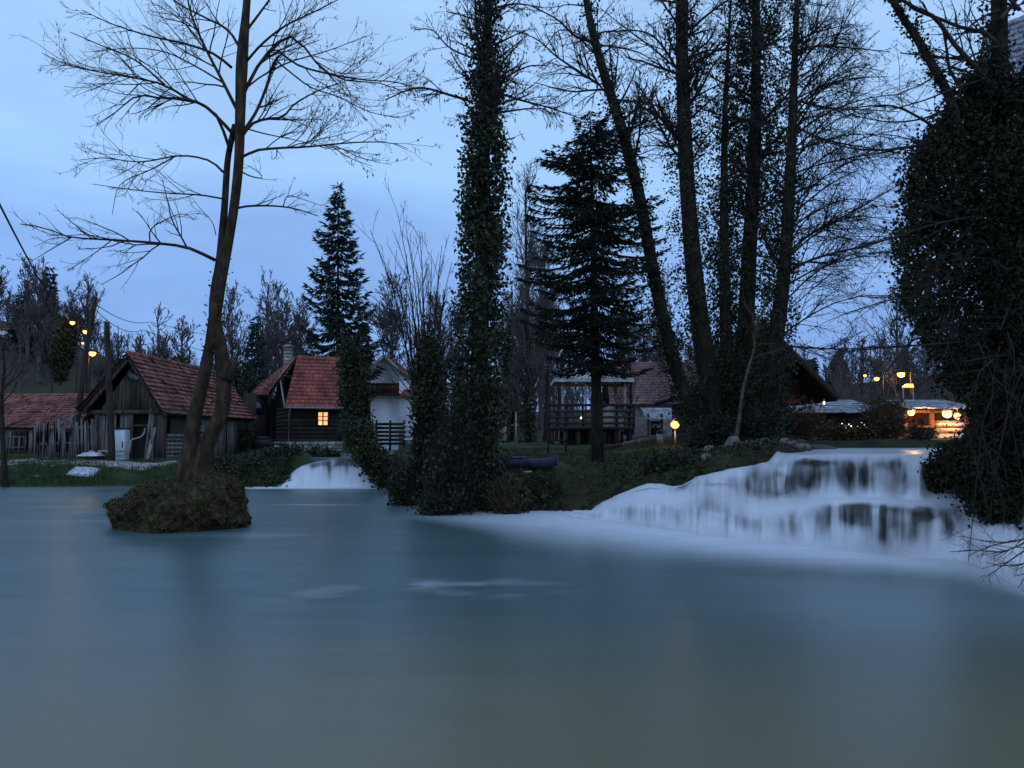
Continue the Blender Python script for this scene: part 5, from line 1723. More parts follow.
# ---- big ivy mass on the right bank
rng = np.random.default_rng(54)
RY_ = 11.6
rt = thing('ivy_giant', P(1000, 500, RY_ + .4), 'huge tree buried in dark ivy hanging over the waterfall at the right bank', 'tree')
tr = resample(px_path(RY_ + .3, [(1003, 520), (1003, 400), (1002, 250), (1001, 120), (1000, 60), (999, 0), (998, -80)]), 30)
mb = MB(); mb.tubes(tr, np.interp(np.linspace(0, 1, 30), [0, .5, .7, 1], np.array([32, 24, 17, 13]) * RY_ / FPX / 2) * (1 + .3 * fbm(np.linspace(0, 9, 30), 2.2, 0, 3)), 12)
st_l = resample(px_path(RY_ - .1, [(985, 300), (975, 200), (952, 105), (935, 70), (915, 35), (898, 10), (878, -30)]), 20)
mb.tubes(st_l, np.interp(np.linspace(0, 1, 20), [0, .5, 1], np.array([13, 9.5, 6.5]) * RY_ / FPX / 2) * (1 + .3 * fbm(np.linspace(0, 7, 20), 5.2, 0, 3)), 9)
mb.build('trunk', MAT['bark'], rt, True, True)
# the lit bush and its neighbours are added below
LR = [([(1000, 95), (980, 72), (955, 45), (935, 18), (915, 8), (895, -5)], -.5, 6, 3.4), ([(998, 45), (985, 33), (960, 27), (938, 18), (920, 12), (900, -2)], .4, 4.5, 2),
      ([(972, 105), (962, 88), (950, 70), (946, 45), (942, 25)], .4, 4.5, 2), ([(1000, 68), (978, 62), (950, 58), (930, 56), (900, 53)], .4, 3.5, 1.2), ([(990, 80), (975, 82), (950, 90), (925, 100), (890, 110)], -.6, 3, 1),
      ([(1000, 20), (1012, 5), (1030, -20)], .3, 5, 3), ([(1020, 10), (1005, -6), (990, -20)], .2, 4, 3), ([(998, 46), (985, 50), (968, 58), (945, 70), (920, 85), (895, 95)], -.4, 2.6, .9),
      ([(999, 10), (975, 22), (945, 52), (930, 66)], .3, 2.6, 1), ([(960, 148), (920, 146), (885, 150), (850, 148), (815, 138)], -.6, 4, 1), ([(940, 130), (900, 108), (870, 106), (835, 112)], -.4, 3, .8),
      ([(1035, 207), (1000, 213), (960, 219), (925, 227), (893, 238), (860, 245)], -.9, 3.2, 1.8), ([(1030, 262), (985, 258), (950, 260)], -1.0, 2, 1), ([(1030, 288), (990, 285), (955, 290), (925, 296), (890, 300), (850, 312)], -1.1, 2.6, 1),
      ([(1040, 330), (990, 337), (950, 343), (905, 346), (870, 349), (835, 352)], -1.1, 4, 1), ([(1035, 352), (1000, 356), (960, 362)], -1.1, 2.4, 1), ([(955, 105), (925, 118), (890, 122), (850, 115)], .2, 2.5, .8), ([(1030, 250), (1012, 300), (1000, 330)], -1.2, 2.4, 1.4)]
PT, RR = limb_set([(px_path(RY_, p_, dy), a_ * RY_ / FPX / 2, b_ * RY_ / FPX / 2) for p_, dy, a_, b_ in LR], 14)
mb = MB(); mb.tubes(PT, RR, 6)
A1, B1 = grow(PT, RR, rng, 6.0, .12, 1, (.28, .55), (25, 55), 7, .01, .12, .45, .0045, maxl=1.7); mb.tubes(A1, B1, 4)
A2, B2 = grow(A1, B1, rng, 5.0, .2, 1, (.3, .6), (25, 55), 5, -.02, .16, .6, .003); mb.tubes(A2, B2, 3)
A3, B3 = grow(A2, B2, rng, 3.0, .2, 1, (.3, .6), (25, 55), 4, -.02, .16, .7, .0024); mb.tubes(A3, B3, 3)
catkins(mb, A2, rng, 1, .05, .25)
mb.build('crown', MAT['twig'], rt, True, True)
# curtain of ivy: leaf clumps through a bulging volume
edge = np.array([(55, 1000), (80, 972), (105, 952), (125, 934), (150, 918), (175, 906), (200, 898), (225, 894), (262, 895), (285, 902), (310, 912), (335, 926), (360, 940), (395, 962), (428, 966), (445, 950), (455, 936), (470, 948), (495, 966), (515, 980), (540, 995)], float)
n_ = 12500
yy = rng.uniform(60, 530, n_)
xe_ = np.interp(yy, edge[:, 0], edge[:, 1]) + 46 * fbm(yy * .045, 3.3, 0, 4) + rng.normal(size=n_) * 3
ww = rng.uniform(0, 1, n_) ** 1.15
xx = xe_ + 4 + ww * (1100 - xe_)
dep = RY_ + .15 - .9 * np.sqrt(np.clip((xx - xe_) / 120, 0, 1)) * (.6 + .6 * vnoise(xx * .03, yy * .03, 1)) + rng.uniform(0, .9, n_)
keep = vnoise(xx * .045, yy * .045, 5) + .5 * vnoise(xx * .12, yy * .12, 7) - .25 * np.exp(-(xx - xe_) / 22) > .27
keep &= ~((np.hypot((xx - 1012) / 16, (yy - 62) / 26) < 1) & (rng.uniform(0, 1, n_) < .95))
keep &= ~((np.hypot((xx - 1000) / 20, (yy - 118) / 15) < 1) & (rng.uniform(0, 1, n_) < .85))
xx, yy, dep = xx[keep], yy[keep], dep[keep]
C = np.array([P(a, b_, d_) for a, b_, d_ in zip(xx, yy, dep)])
CX = np.concatenate([ivy_cloud(st_l[6:], np.full(14, .085), rng, 1500, .05, 8, .08, .5), ivy_cloud(tr[18:] - np.array((.07, 0, 0)), np.full(12, .20), rng, 2600, .05, 10, .10, .5)])
C = np.repeat(C, 11, 0) + rng.normal(size=(len(C) * 11, 3)) * np.repeat(rng.uniform(.4, 1.5, (len(C), 1)), 11, 0) * np.array((.085, .10, .10))
mb = MB(); mb.leaves(C, .054 * rng.uniform(.6, 1.35, len(C)), rng, .85, hang=.7); mb.leaves(CX, .055, rng, .85, hang=.6)
mb.build('ivy', MAT['ivydark'], rt, False, True)
# bare lianas and brush hanging in its lower half
mb = MB()
ss = []
for k in range(22):
    a = rng.uniform(965, 1070); b_ = rng.uniform(300, 430)
    ss.append((px_path(RY_ - 1.0 + rng.uniform(-.2, .3), [(a, b_), (a + rng.uniform(-20, 20), b_ + rng.uniform(20, 60)), (a + rng.uniform(-40, 30), b_ + rng.uniform(60, 150))]), .010, .004))
PT, RR = limb_set(ss, 8); mb.tubes(PT, RR, 4)
A1, B1 = grow(PT, RR, rng, 5, .1, 1, (.3, .6), (25, 60), 5, .0, .2, .6, .003); mb.tubes(A1, B1, 3)
mb.build('creepers', MAT['twig'], rt, True, True)

# ivy tuft hanging over the upper fall
rng = np.random.default_rng(55)
tf = thing('ivy_bush', P(944, 470, 12.9), 'small ivy bush clinging to the lip of the broad waterfall', 'bush')
C = ivy_cloud(px_path(12.9, [(956, 452), (946, 466), (937, 480), (934, 494)]), np.array([15, 16, 10, 5]) * 12.9 / FPX, rng, 3600, .075, 12, .12, .4)
C2 = ivy_cloud(px_path(12.2, [(972, 455), (980, 482), (990, 505), (1010, 520)]), np.array([22, 20, 16, 14]) * 12.2 / FPX, rng, 7000, .075, 12, .12, .4)
mb = MB(); mb.leaves(C, .062, rng, .85, hang=.6); mb.leaves(C2, .062, rng, .85, hang=.6); mb.build('foliage', MAT['ivydark'], tf, False, True)
mb = MB(); mb.tubes(px_path(12.9, [(968, 470), (952, 466), (937, 480)]), [.03, .02, .008], 5); mb.build('stem', MAT['bark'], tf, True, True)

# bare twigs reaching in over the water
rng = np.random.default_rng(56)
tg = thing('overhanging_twigs', P(1050, 520, 8.4), 'bare reddish twigs reaching over the foot of the waterfall', 'shrub')
PT, RR = limb_set([(px_path(8.4, p_, dy), .012, .003) for p_, dy in (([(1060, 522), (1035, 536), (1008, 542), (985, 541), (962, 536)], -.3), ([(1050, 530), (1020, 545), (1000, 552), (975, 550), (950, 552)], .2), ([(1055, 540), (1030, 548), (1008, 562), (985, 578)], -.2),
                   ([(1060, 552), (1030, 562), (1005, 566), (985, 562)], .3), ([(1050, 560), (1030, 572), (1018, 588)], 0), ([(1040, 535), (1015, 541), (990, 546), (968, 556)], .4))], 10)
A1, B1 = grow(PT, RR, rng, 9, .2, 1, (.2, .45), (25, 55), 6, .0, .12, .6, .0024); A2, B2 = grow(A1, B1, rng, 8, .2, 1, (.3, .6), (25, 55), 4, .0, .12, .7, .0018)
mb = MB(); mb.tubes(PT, RR, 5); mb.tubes(A1, B1, 4); mb.tubes(A2, B2, 3); mb.build('crown', MAT['brush'], tg, True, True)

# ---- sapling at the left edge
bare_tree('bank_sapling', 'thin dark stem at the left edge of the near grassy bank', 'tree', px_path(28.0, [(6, 490), (3, 440), (2, 400), (4, 360), (-4, 320)]), .10, .02, 57, None, 3, (2.5, 2, 3), rmin=.008, lim=(.2, .35), t0=.3)


# ---- shrubs: brush of many stems
def brush(name, label, px, base_y, top_y, wpx_, Y, seed, n=40, m='brush', leafm=None, nleaf=0, group=None, leaf=.05, droop=.0, rad=.010, cat_='shrub'):
    rng = np.random.default_rng(seed)
    b0 = P(px, base_y, Y); b0[2] = min(b0[2], gz(b0[0], Y) + .03)
    h = P(px, top_y, Y)[2] - b0[2]; w_ = wpx(wpx_, Y) / 2
    root = thing(name, b0, label, cat_, group)
    S = np.empty((n, 7, 3))
    a = rng.uniform(0, 2 * math.pi, n); sp = np.sqrt(rng.uniform(0, 1, n)); hh = h * rng.uniform(.55, 1.05, n) * (1 - .35 * sp ** 2)
    for k, s in enumerate(np.linspace(0, 1, 7)):
        S[:, k, 0] = b0[0] + np.cos(a) * sp * w_ * (.25 + .75 * s ** 1.2) + rng.normal(size=n) * .02
        S[:, k, 1] = Y + np.sin(a) * sp * w_ * .7 * (.25 + .75 * s ** 1.2)
        S[:, k, 2] = b0[2] + hh * (s - droop * s ** 3)
    R = np.maximum(rad * np.linspace(1, .4, 7), .004)[None] * np.ones((n, 1))
    mb = MB(); mb.tubes(S, R, 4)
    mb.build('stems', MAT[m], root, True, True)
    mb = MB()
    A1, B1 = grow(S, R, rng, 3.5, .2, 1, (.25, .5), (20, 55), 5, .03, .2, .6, .005); mb.tubes(A1, B1, 3)
    A2, B2 = grow(A1, B1, rng, 4.0, .2, 1, (.3, .6), (25, 55), 4, .0, .2, .7, .004); mb.tubes(A2, B2, 3)
    mb.build('crown', MAT[m], root, True, True)
    if nleaf:
        idx = rng.integers(0, len(A2), nleaf)
        C = A2[idx, rng.integers(0, 4, nleaf)] + rng.normal(size=(nleaf, 3)) * .07
        mb = MB(); mb.leaves(C, leaf, rng, .85); mb.build('foliage', MAT[leafm], root, False, True)
    return root


BR = [  # label, px, base, top, width, Y, leaf count, material
    ('drooping dark bush at the foot of the ivy-clad alder', 458, 500, 400, 62, 18.6, 1500, 'ivy2', 110),
    ('brushy thicket at the water edge left of the ivy alder', 412, 500, 452, 54, 20.5, 1900, 'ivy2', 70),
    ('low ivy thicket right above the pool under the ivy alder', 444, 512, 470, 62, 18.0, 1100, 'ivy2', 80),
    ('bare brush leaning over the pool right of the ivy alder', 506, 512, 470, 50, 18.2, 300, 'ivy2', 60),
    ('tangled dark bush under the slanting trunks by the lamp', 716, 462, 410, 50, 21.5, 2600, 'ivy2', 50),
    ('leafless brown shrub in front of the shingled house', 800, 446, 398, 56, 25.2, 500, 'drygrass', 110),
    ('orange-lit bare bush at the head of the fall', 884, 449, 392, 56, 25.5, 1200, 'drygrass', 170),
    ('rusty low bush between rocks and lit bush', 842, 449, 418, 56, 26.0, 900, 'drygrass', 110),
    ('dark twiggy bush beside the lit shelter', 918, 450, 420, 40, 25.0, 700, 'ivy2', 50),
    ('bushy scrub under the mill gable', 772, 448, 400, 50, 23.5, 700, 'ivy2', 50),
    ('dark bramble on the bank below the lamp', 664, 478, 452, 46, 18.4, 900, 'ivy2', 50),
    ('bramble trailing down to the rounded fall', 700, 475, 450, 46, 17.8, 1000, 'ivy2', 50),
    ('evergreen bush on the bank beside the cottage corner', 268, 474, 452, 70, 30.5, 2600, 'ivy', 40),
    ('low bramble below the cottage on the bank', 318, 462, 448, 46, 33.0, 1400, 'ivy2', 26),
    ('low bramble on the bank between barn and islet', 232, 480, 458, 60, 30.0, 1500, 'ivy2', 34),
    ('dark bush beside the barn corner', 243, 452, 420, 24, 41.0, 1500, 'ivy2', 24),
]
for k, (lb, a, b0, t0_, w_, Y, nl, lm, ns) in enumerate(BR):
    brush('bank_shrub', lb, a, b0, t0_, w_, Y, 200 + k, ns, 'brush' if k in (3, 5, 6, 7, 8) else 'twig', lm, nl, 'shrubs along the banks', leaf=.085 if Y < 24 else .10, rad=.012)
# evergreen shrub mass behind the barn roof
rng = np.random.default_rng(58)
eb = thing('evergreen_bush', P(205, 430, 46), 'rounded dark evergreen bush showing above the barn roof', 'bush')
C = np.concatenate([ivy_cloud(px_path(46, p_), np.array(r_) * 46 / FPX, rng, n_, .16, 14, .3, .4) for p_, r_, n_ in
                    (([(170, 400), (172, 375), (176, 360)], [26, 18, 8], 4200), ([(205, 420), (208, 390), (210, 368)], [28, 22, 9], 4800), ([(232, 420), (236, 385), (240, 362)], [24, 20, 8], 4200))])
mb = MB(); mb.leaves(C, .17, rng, .8); mb.build('foliage', MAT['ivy2'], eb, False, True)
mb = MB()
for a in (172, 207, 235):
    mb.tubes(px_path(46, [(a, 445), (a + 1, 400), (a + 3, 372)]), [.12, .09, .04], 6)
mb.build('trunk', MAT['bark'], eb, True, True)

# ---- the wood that covers the hills: nobody could count it
rng = np.random.default_rng(77)
def wood(name, label, n, u0, u1, Y0, Y1, h0, h1, seed, keep=None):
    rng = np.random.default_rng(seed)
    u = rng.uniform(u0, u1, n); Yw = rng.uniform(Y0, Y1, n)
    if keep is not None:
        k_ = keep(u, Yw); u, Yw = u[k_], Yw[k_]
    n = len(u)
    xw = (u - 512) / FPX * Yw; zw_ = ground_h(xw, Yw)
    hh = rng.uniform(h0, h1, n)
    S = np.empty((n, 6, 3)); s_ = np.linspace(0, 1, 6)
    ln = rng.normal(size=(n, 2)) * .08
    S[:, :, 0] = xw[:, None] + ln[:, :1] * hh[:, None] * s_[None] ** 1.5; S[:, :, 1] = Yw[:, None] + ln[:, 1:] * hh[:, None] * s_[None] ** 1.5
    S[:, :, 2] = zw_[:, None] - .1 + hh[:, None] * s_[None]
    S[:, 1:-1] += rng.normal(size=(n, 4, 3)) * .06
    R = (hh * .016)[:, None] * np.linspace(1, .25, 6)[None]
    r0 = .00034 * (Y0 + Y1) / 2
    mb = MB(); mb.tubes(S, np.maximum(R, r0), 5)
    A1, B1 = grow(S, R, rng, 2.6, .12, 1, (.3, .55), (22, 52), 5, .12, .14, .5, r0); mb.tubes(A1, B1, 3)
    A2, B2 = grow(A1, B1, rng, 1.8, .15, 1, (.35, .65), (22, 52), 4, .08, .16, .6, r0 * .8); mb.tubes(A2, B2, 3)
    A3, B3 = grow(A2, B2, rng, 1.6, .2, 1, (.4, .7), (22, 52), 3, .05, .16, .7, r0 * .7); mb.tubes(A3, B3, 3)
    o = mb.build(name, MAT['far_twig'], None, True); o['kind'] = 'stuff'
    tag(o, label, 'wood')


wood('hillside_woods', 'far leafless wood covering the slopes behind the houses', 190, -40, 330, 66, 120, 2.2, 5.0, 78, lambda u, y: ~((u < 125) & (y < 98)))
wood('valley_woods', 'far leafless wood closing the valley behind the trunks', 190, 330, 730, 58, 105, 3.0, 7.0, 79, lambda u, y: ~((u > 375) & (u < 450) & (y < 85)))
wood('river_bend_woods', 'far leafless wood on the slope past the river bend', 130, 770, 1010, 62, 115, 3.0, 6.5, 80, lambda u, y: ~((np.abs(u - 822) < 14)))

# ---- hillside trees
def far_tree(label, a, base_y, top_y, Y, seed, w_=.2, group='leafless trees on the hillside', dens=(3.4, 2.2, 3.0), fan=(.28, .5), ivy=None, lean=0):
    base = P(a, base_y, Y)
    g0 = gz(base[0], Y)
    pts = [np.array((base[0], Y, min(base[2], g0) - .1)), P(a + lean * .4, (base_y * .5 + top_y * .5), Y), P(a + lean, top_y, Y)]
    r = .00055 * Y
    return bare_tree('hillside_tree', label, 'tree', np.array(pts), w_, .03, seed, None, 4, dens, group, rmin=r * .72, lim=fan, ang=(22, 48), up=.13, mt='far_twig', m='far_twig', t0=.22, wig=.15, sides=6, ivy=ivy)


FT = [('leafless tree at the left edge of the hill', -8, 345, 262, 92), ('large leafless tree left of the small hill spruce', 28, 352, 268, 88), ('leafless tree on the hill just before the hill spruce', 40, 356, 275, 80),
      ('leafless tree above the leaning pole', 88, 375, 285, 85), ('tall leafless tree right of the hill spruce', 72, 370, 292, 92), ('bushy leafless tree on the slope right of both poles', 118, 392, 332, 84),
      ('dense leafless crown rising over the barn ridge', 158, 400, 318, 80), ('feathery leafless tree right of the barn ridge tree', 182, 402, 322, 86), ('low leafless tree behind the bare islet trunk', 140, 396, 338, 90),
      ('leafless tree left of the dark ivy evergreen', 232, 408, 300, 74), ('leafless tree above the cottage chimney', 282, 410, 298, 78), ('tall leafless tree behind the cottage ridge', 268, 410, 292, 70), ('leafless tree just left of the tall spruce', 300, 412, 304, 86),
      ('leafless tree between spruce and willow', 392, 420, 290, 80), ('leafless tree seen through the willow stems', 440, 422, 300, 76), ('leafless tree behind the ivy-clad alder', 462, 424, 320, 84),
      ('thin leafless tree between poplar and fir', 540, 424, 260, 72), ('leafless tree behind the leaning alder', 622, 424, 300, 76), ('leafless tree behind the straight ivy alder', 660, 424, 310, 82), ('leafless tree in the gap right of the mill', 700, 420, 330, 90),
      ('purple-grey leafless tree over the shingled roof', 842, 418, 352, 92), ('broad purple-grey leafless tree above the lit bush', 862, 420, 346, 84), ('leafless tree above the two small lamps', 880, 420, 338, 66), ('leafless tree beside the brightest high lamp', 897, 420, 300, 58), ('leafless tree behind the lit shelter', 925, 420, 340, 70),
      ('slight leafless tree on the far slope at the river bend', 826, 412, 362, 110), ('leafless thicket tree left of the hill house', 8, 350, 300, 100), ('small leafless tree below the hill spruce', 52, 385, 325, 70), ('small leafless tree over the shed roof', 20, 392, 330, 66), ('spindly leafless tree beside the flared ivy trunk', 100, 398, 345, 70)]
for k, (lb, a, b0, t0_, Y) in enumerate(FT):
    far_tree(lb, a, b0, t0_, Y, 300 + k, .0026 * Y)
rng = np.random.default_rng(59)
iv = thing('flared_ivy_trunk', P(62, 378, 68), 'flaring ivy-covered trunk on the slope above the shed', 'tree')
p_ = px_path(68, [(60, 380), (63, 360), (66, 335), (68, 318)])
mb = MB(); mb.tubes(p_, [.35, .3, .25, .12], 8)
for q_ in ([(66, 340), (58, 322), (50, 305)], [(66, 338), (75, 322), (84, 308)]):
    mb.tubes(px_path(68, q_), [.15, .1, .04], 5)
mb.build('trunk', MAT['bark'], iv, True, True)
C = ivy_cloud(p_, np.array([4.5, 8, 12, 8]) * 68 / FPX, rng, 5000, .20, 12, .3, .3); mb = MB(); mb.leaves(C, .2, rng, .85); mb.build('ivy', MAT['ivy2'], iv, False, True)
for k, (lb, a, b0, t0_, Y, w_) in enumerate([('small dark spruce on the hilltop at the far left', 50, 345, 268, 90, 14), ('squat dark yew beside the hill house', 22, 348, 294, 92, 12),
                                             ('dark evergreen standing behind the barn and cottage', 256, 420, 316, 62, 20), ('tiny spruce on the far ridge beyond the mill eave', 811, 392, 359, 150, 7),
                                             ('dark spruce crown behind the shingled roof', 838, 412, 352, 95, 12), ('dim spruce above the high lamps', 905, 412, 350, 90, 14),
                                             ('dim conifer between spruce and white house', 362, 425, 300, 90, 16), ('dark conifer behind the beige outbuilding', 512, 430, 345, 72, 16)]):
    bb = P(a, b0, Y); bb[2] = min(bb[2], gz(bb[0], Y) - .1)
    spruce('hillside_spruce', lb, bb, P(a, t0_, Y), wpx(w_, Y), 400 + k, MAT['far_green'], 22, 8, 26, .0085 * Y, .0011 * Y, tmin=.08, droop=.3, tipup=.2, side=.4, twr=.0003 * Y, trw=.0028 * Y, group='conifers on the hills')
# ------------------------------------------------------------------ poles, lamps, small things
def pole(label, pts, Y, w0, w1, extra=None):
    p_ = resample(px_path(Y, pts), 12)
    p_[0][2] = gz(p_[0][0], Y) - .1
    o = thing('utility_pole', p_[0], label, 'pole', 'wooden poles by the barn')
    mb = MB(); mb.tubes(p_, np.linspace(w0, w1, 12) * Y / FPX / 2, 10); mb.build('shaft', MAT['polewood'], o, True, True)
    for dz in (.25, .55):
        t_ = p_[-1] - np.array((0, 0, dz))
        mb = MB(); mb.tubes([t_, t_ + np.array((.16, -.02, .0)), t_ + np.array((.18, -.02, .10))], [.015, .015, .035], 6); mb.build('insulator', MAT['metal'], o, True, True)
    return p_


tp1 = pole('tall leaning wooden pole behind the picket fence', [(74, 455), (80, 400), (88, 340), (95.5, 297)], 36, 6.5, 4.2)
tp2 = pole('shorter upright wooden pole standing before the barn gable', [(112, 457), (110, 410), (108, 360), (107, 322)], 31.2, 7, 5.2)


def cable(label, pts, r, sag):
    pts = np.asarray(pts, float)
    q_ = []
    for a, b_ in zip(pts[:-1], pts[1:]):
        for s in np.linspace(0, 1, 24, endpoint=False):
            v = a * (1 - s) + b_ * s; v = v - np.array((0, 0, sag * 4 * s * (1 - s))); q_.append(v)
    q_.append(pts[-1])
    mb = MB(); mb.tubes(np.array(q_), [r] * len(q_), 5)
    o = mb.build('cable', MAT['black'], None, True)
    return tag(o, label, 'cable')


cable('thick black cable slanting down from the top left to the hill lamp', [P(-1500, -900, 8), P(-42, 120, 26), P(38, 277, 55), P(70, 320, 66)], .05, .12)
cable('thin wire running from the leaning pole toward the barn ridge, upper one', [tp1[-1] - np.array((0, 0, .3)), P(150, 322, 48), P(330, 352, 80)], .018, .35)
cable('thin wire running from the leaning pole toward the barn ridge, lower one', [tp1[-1] - np.array((0, 0, .55)), P(143, 330, 48), P(300, 372, 80)], .018, .45)


def street_lamp(label, a, b_, Y, r, watts, mat='lamp', arm=.5, group='sodium street lamps', side=1):
    h = P(a, b_, Y)
    bx = h[0] + arm * side
    gz_ = gz(bx, Y)
    o = thing('street_lamp', (bx, Y, gz_ - .1), label, 'lamp', group)
    top = h[2] + .25
    mb = MB(); mb.tubes([(bx, Y, gz_ - .1), (bx, Y, top - .1), (bx - side * .08, Y, top + .05), (h[0], Y - .02, top)], [.05, .035, .028, .025], 7); mb.build('pole', MAT['polewood'], o, True, True)
    k = 2.3 * r
    mb = MB(); mb.tubes([(h[0], Y, h[2] + .26), (h[0], Y, h[2] + .20), (h[0], Y, h[2] + .06)], [.06, k * .45, k], 12); mb.build('shade', MAT['polewood'], o, True, True)
    mb = MB(); zz = np.linspace(-1, 1, 9); mb.tubes(np.stack([0 * zz + h[0], 0 * zz + Y, h[2] + zz * r], 1), r * np.sqrt(np.clip(1 - zz ** 2, .01, 1)), 12); mb.build('bulb', MAT[mat], o, True, True)
    if watts:
        pointlight((h[0], Y - r - .12, h[2] - r - .08), watts, r=.15)
    return o


street_lamp('street lamp highest on the left hill, at the cable end', 72.5, 322.5, 66, .19, 45)
street_lamp('street lamp just below the highest one, beside the leaning pole', 85.5, 331.5, 64, .19, 45)
street_lamp('dim small lamp in the middle of the hillside lamps', 82.5, 343, 72, .11, 14)
street_lamp('brightest hillside lamp, lowest, between the two wooden poles', 92.5, 353, 58, .24, 45, arm=-.25)
street_lamp('bright starry lamp high over the river bend', 901, 374, 42, .19, 220)
street_lamp('faint lamp left of its brighter neighbour over the river bend', 865, 375.5, 62, .11, 20)
street_lamp('middling lamp between the faint and the bright river bend lamps', 876.5, 378.5, 58, .18, 120)

# garden lamp on the lawn
h = P(675, 424.5, 25.0)
gl = thing('garden_lamp', (h[0], 25.0, gz(h[0], 25.0)), 'low glowing garden lamp on a short post under the trunks', 'lamp')
mb = MB(); mb.tubes([(h[0], 25.0, gz(h[0], 25) - .1), (h[0], 25.0, h[2] - .14)], [.035, .03], 8); mb.tubes([(h[0], 25, h[2] - .14), (h[0], 25, h[2] - .10)], [.10, .10], 10); mb.build('pole', MAT['metal'], gl, True, True)
mb = MB(); mb.tubes([(h[0], 25, h[2] - .10), (h[0], 25, h[2] - .05), (h[0], 25, h[2] + .05), (h[0], 25, h[2] + .09)], [.07, .13, .13, .06], 12); mb.build('bulb', MAT['lamp'], gl, True, True)
mb = MB(); mb.tubes([(h[0], 25, h[2] + .10), (h[0], 25, h[2] + .14), (h[0], 25, h[2] + .2)], [.14, .10, .02], 12); mb.build('cap', MAT['metal'], gl, True, True)
pointlight((h[0] - .05, 24.75, h[2]), 20, r=.1)


def wall_lamp(label, a, b_, Y, r, watts):
    h = P(a, b_, Y)
    o = thing('hanging_lamp', h, label, 'lamp', 'lamps hung under the shelter roof')
    mb = MB(); mb.tubes([(h[0], Y + .02, h[2] + .42), (h[0], Y, h[2] + r + .03)], [.014, .014], 6); mb.tubes([(h[0], Y, h[2] + r + .04), (h[0], Y, h[2] + r * .5)], [.04, r * 1.3], 12); mb.build('lamp_shade', MAT['metal'], o, True, True)
    mb = MB(); zz = np.linspace(-1, 1, 9); mb.tubes(np.stack([0 * zz + h[0], 0 * zz + Y, h[2] + zz * r], 1), r * np.sqrt(np.clip(1 - zz ** 2, .01, 1)), 12); mb.build('bulb', MAT['lamp'], o, True, True)
    pointlight((h[0], Y - r - .08, h[2] - r - .06), watts, r=.1)


wall_lamp('big glaring lamp under the shelter roof, brightest in view', 947, 413.5, 29.3, .16, 160)
wall_lamp('smaller lamp hugging the right of the big glaring one', 957.5, 416, 29.6, .12, 40)
wall_lamp('lone smaller lamp at the left end of the shelter', 911, 412.5, 29.4, .12, 180)
h = P(908, 385.5, 40)
aw = thing('lit_awning', h, 'small orange awning glowing under the bright river bend lamp', 'awning')
mb = MB(); q_ = [P(902, 386.5, 39.6), P(914, 386.5, 39.6), P(913, 383.6, 40.4), P(906, 383.6, 40.4)]; slab(mb, [k for k in q_], .06)
mb.build('canopy', MAT['litpanel'], aw, world=True)
mb = MB()
for a in (903, 913):
    q_ = P(a, 386, 40); mb.tubes([q_, (q_[0], q_[1], gz(q_[0], q_[1]))], [.03, .03], 6)
mb.build('post', MAT['metal'], aw, world=True)
# tiny lights of the pavilion
for lb, a, b_, Y in (('tiny warm lantern on the pavilion railing', 581, 418, 36.8), ('tiny lantern at the mill eave tip', 824, 403, 26.0)):
    h = P(a, b_, Y)
    o = thing('lantern', h, lb, 'lantern')
    mb = MB(); mb.tubes([h - (0, 0, .05), h - (0, 0, .03), h + np.array((0, 0, .05))], [.01, .035, .03], 8); mb.build('bulb', MAT['fairy'], o, True, True)
    mb = MB(); mb.tubes([h + np.array((0, 0, .05)), h + np.array((0, 0, .08)), h + np.array((0, 0, .14))], [.05, .04, .008], 8); mb.build('cap', MAT['metal'], o, True, True)

# ---- picket fence by the shed
rng = np.random.default_rng(90)
fy = 34.0
f0, f1 = P(33, 455, fy), P(104, 455, fy)
pf = thing('picket_fence', ((f0[0] + f1[0]) / 2, fy, .8), 'crooked grey picket fence of uneven stakes before the shed', 'fence')
n_ = 27
for k in range(n_):
    a = 35 + k * (103 - 35) / (n_ - 1) + rng.uniform(-.8, .8)
    top = np.interp(a, [33, 55, 72, 104], [424, 421, 419, 422]) + rng.uniform(-3, 3)
    ln = rng.uniform(-3.5, 3.5)
    mb = MB(); b0 = P(a, 455, fy); b0[2] = .74
    mb.beam(b0, P(a + ln, top, fy), .075 * rng.uniform(.7, 1.3), .035, upv=(0, 1, 0)); mb.build('picket', MAT['plank'], pf, world=True)
for yy in (428, 443):
    mb = MB(); mb.beam(P(34, yy + 1, fy + .05), P(104, yy - 1, fy + .05), .05, .08); mb.build('rail', MAT['plank'], pf, world=True)
mb = MB(); mb.beam(P(60, 425, fy - .1), P(78, 413, fy + .6), .1, .04); mb.build('brace', MAT['plank'], pf, world=True)

# ---- clutter before the barn
fx = P(118, 455, 31.6); gzf = gz(fx[0], 31.6)
fr = thing('old_fridge', (fx[0], 31.6, gzf), 'white discarded fridge standing by the barn wall', 'fridge')
mb = MB(); hF = P(118, 429.5, 31.6)[2] - gzf; wF = .47
mb.box((fx[0], 31.85, gzf + hF / 2), (wF, .42, hF)); bo = mb.build('body', MAT['white'], fr, world=True)
mb = MB(); mb.box((fx[0], 31.61, gzf + hF * .60), (wF, .045, hF * .78)); dr_ = mb.build('door', MAT['white'], fr, world=True)
mb = MB(); mb.box((fx[0] + wF * .38, 31.57, gzf + hF * .55), (.03, .035, hF * .2)); mb.build('handle', MAT['black'], fr, world=True)
mb = MB(); mb.box((fx[0], 31.80, gzf + hF + .03), (wF + .01, .46, .055)); mb.build('lid', MAT['black'], fr, world=True)
for o in (bo, dr_):
    bv = o.modifiers.new('edge', 'BEVEL'); bv.width = .012; bv.segments = 2


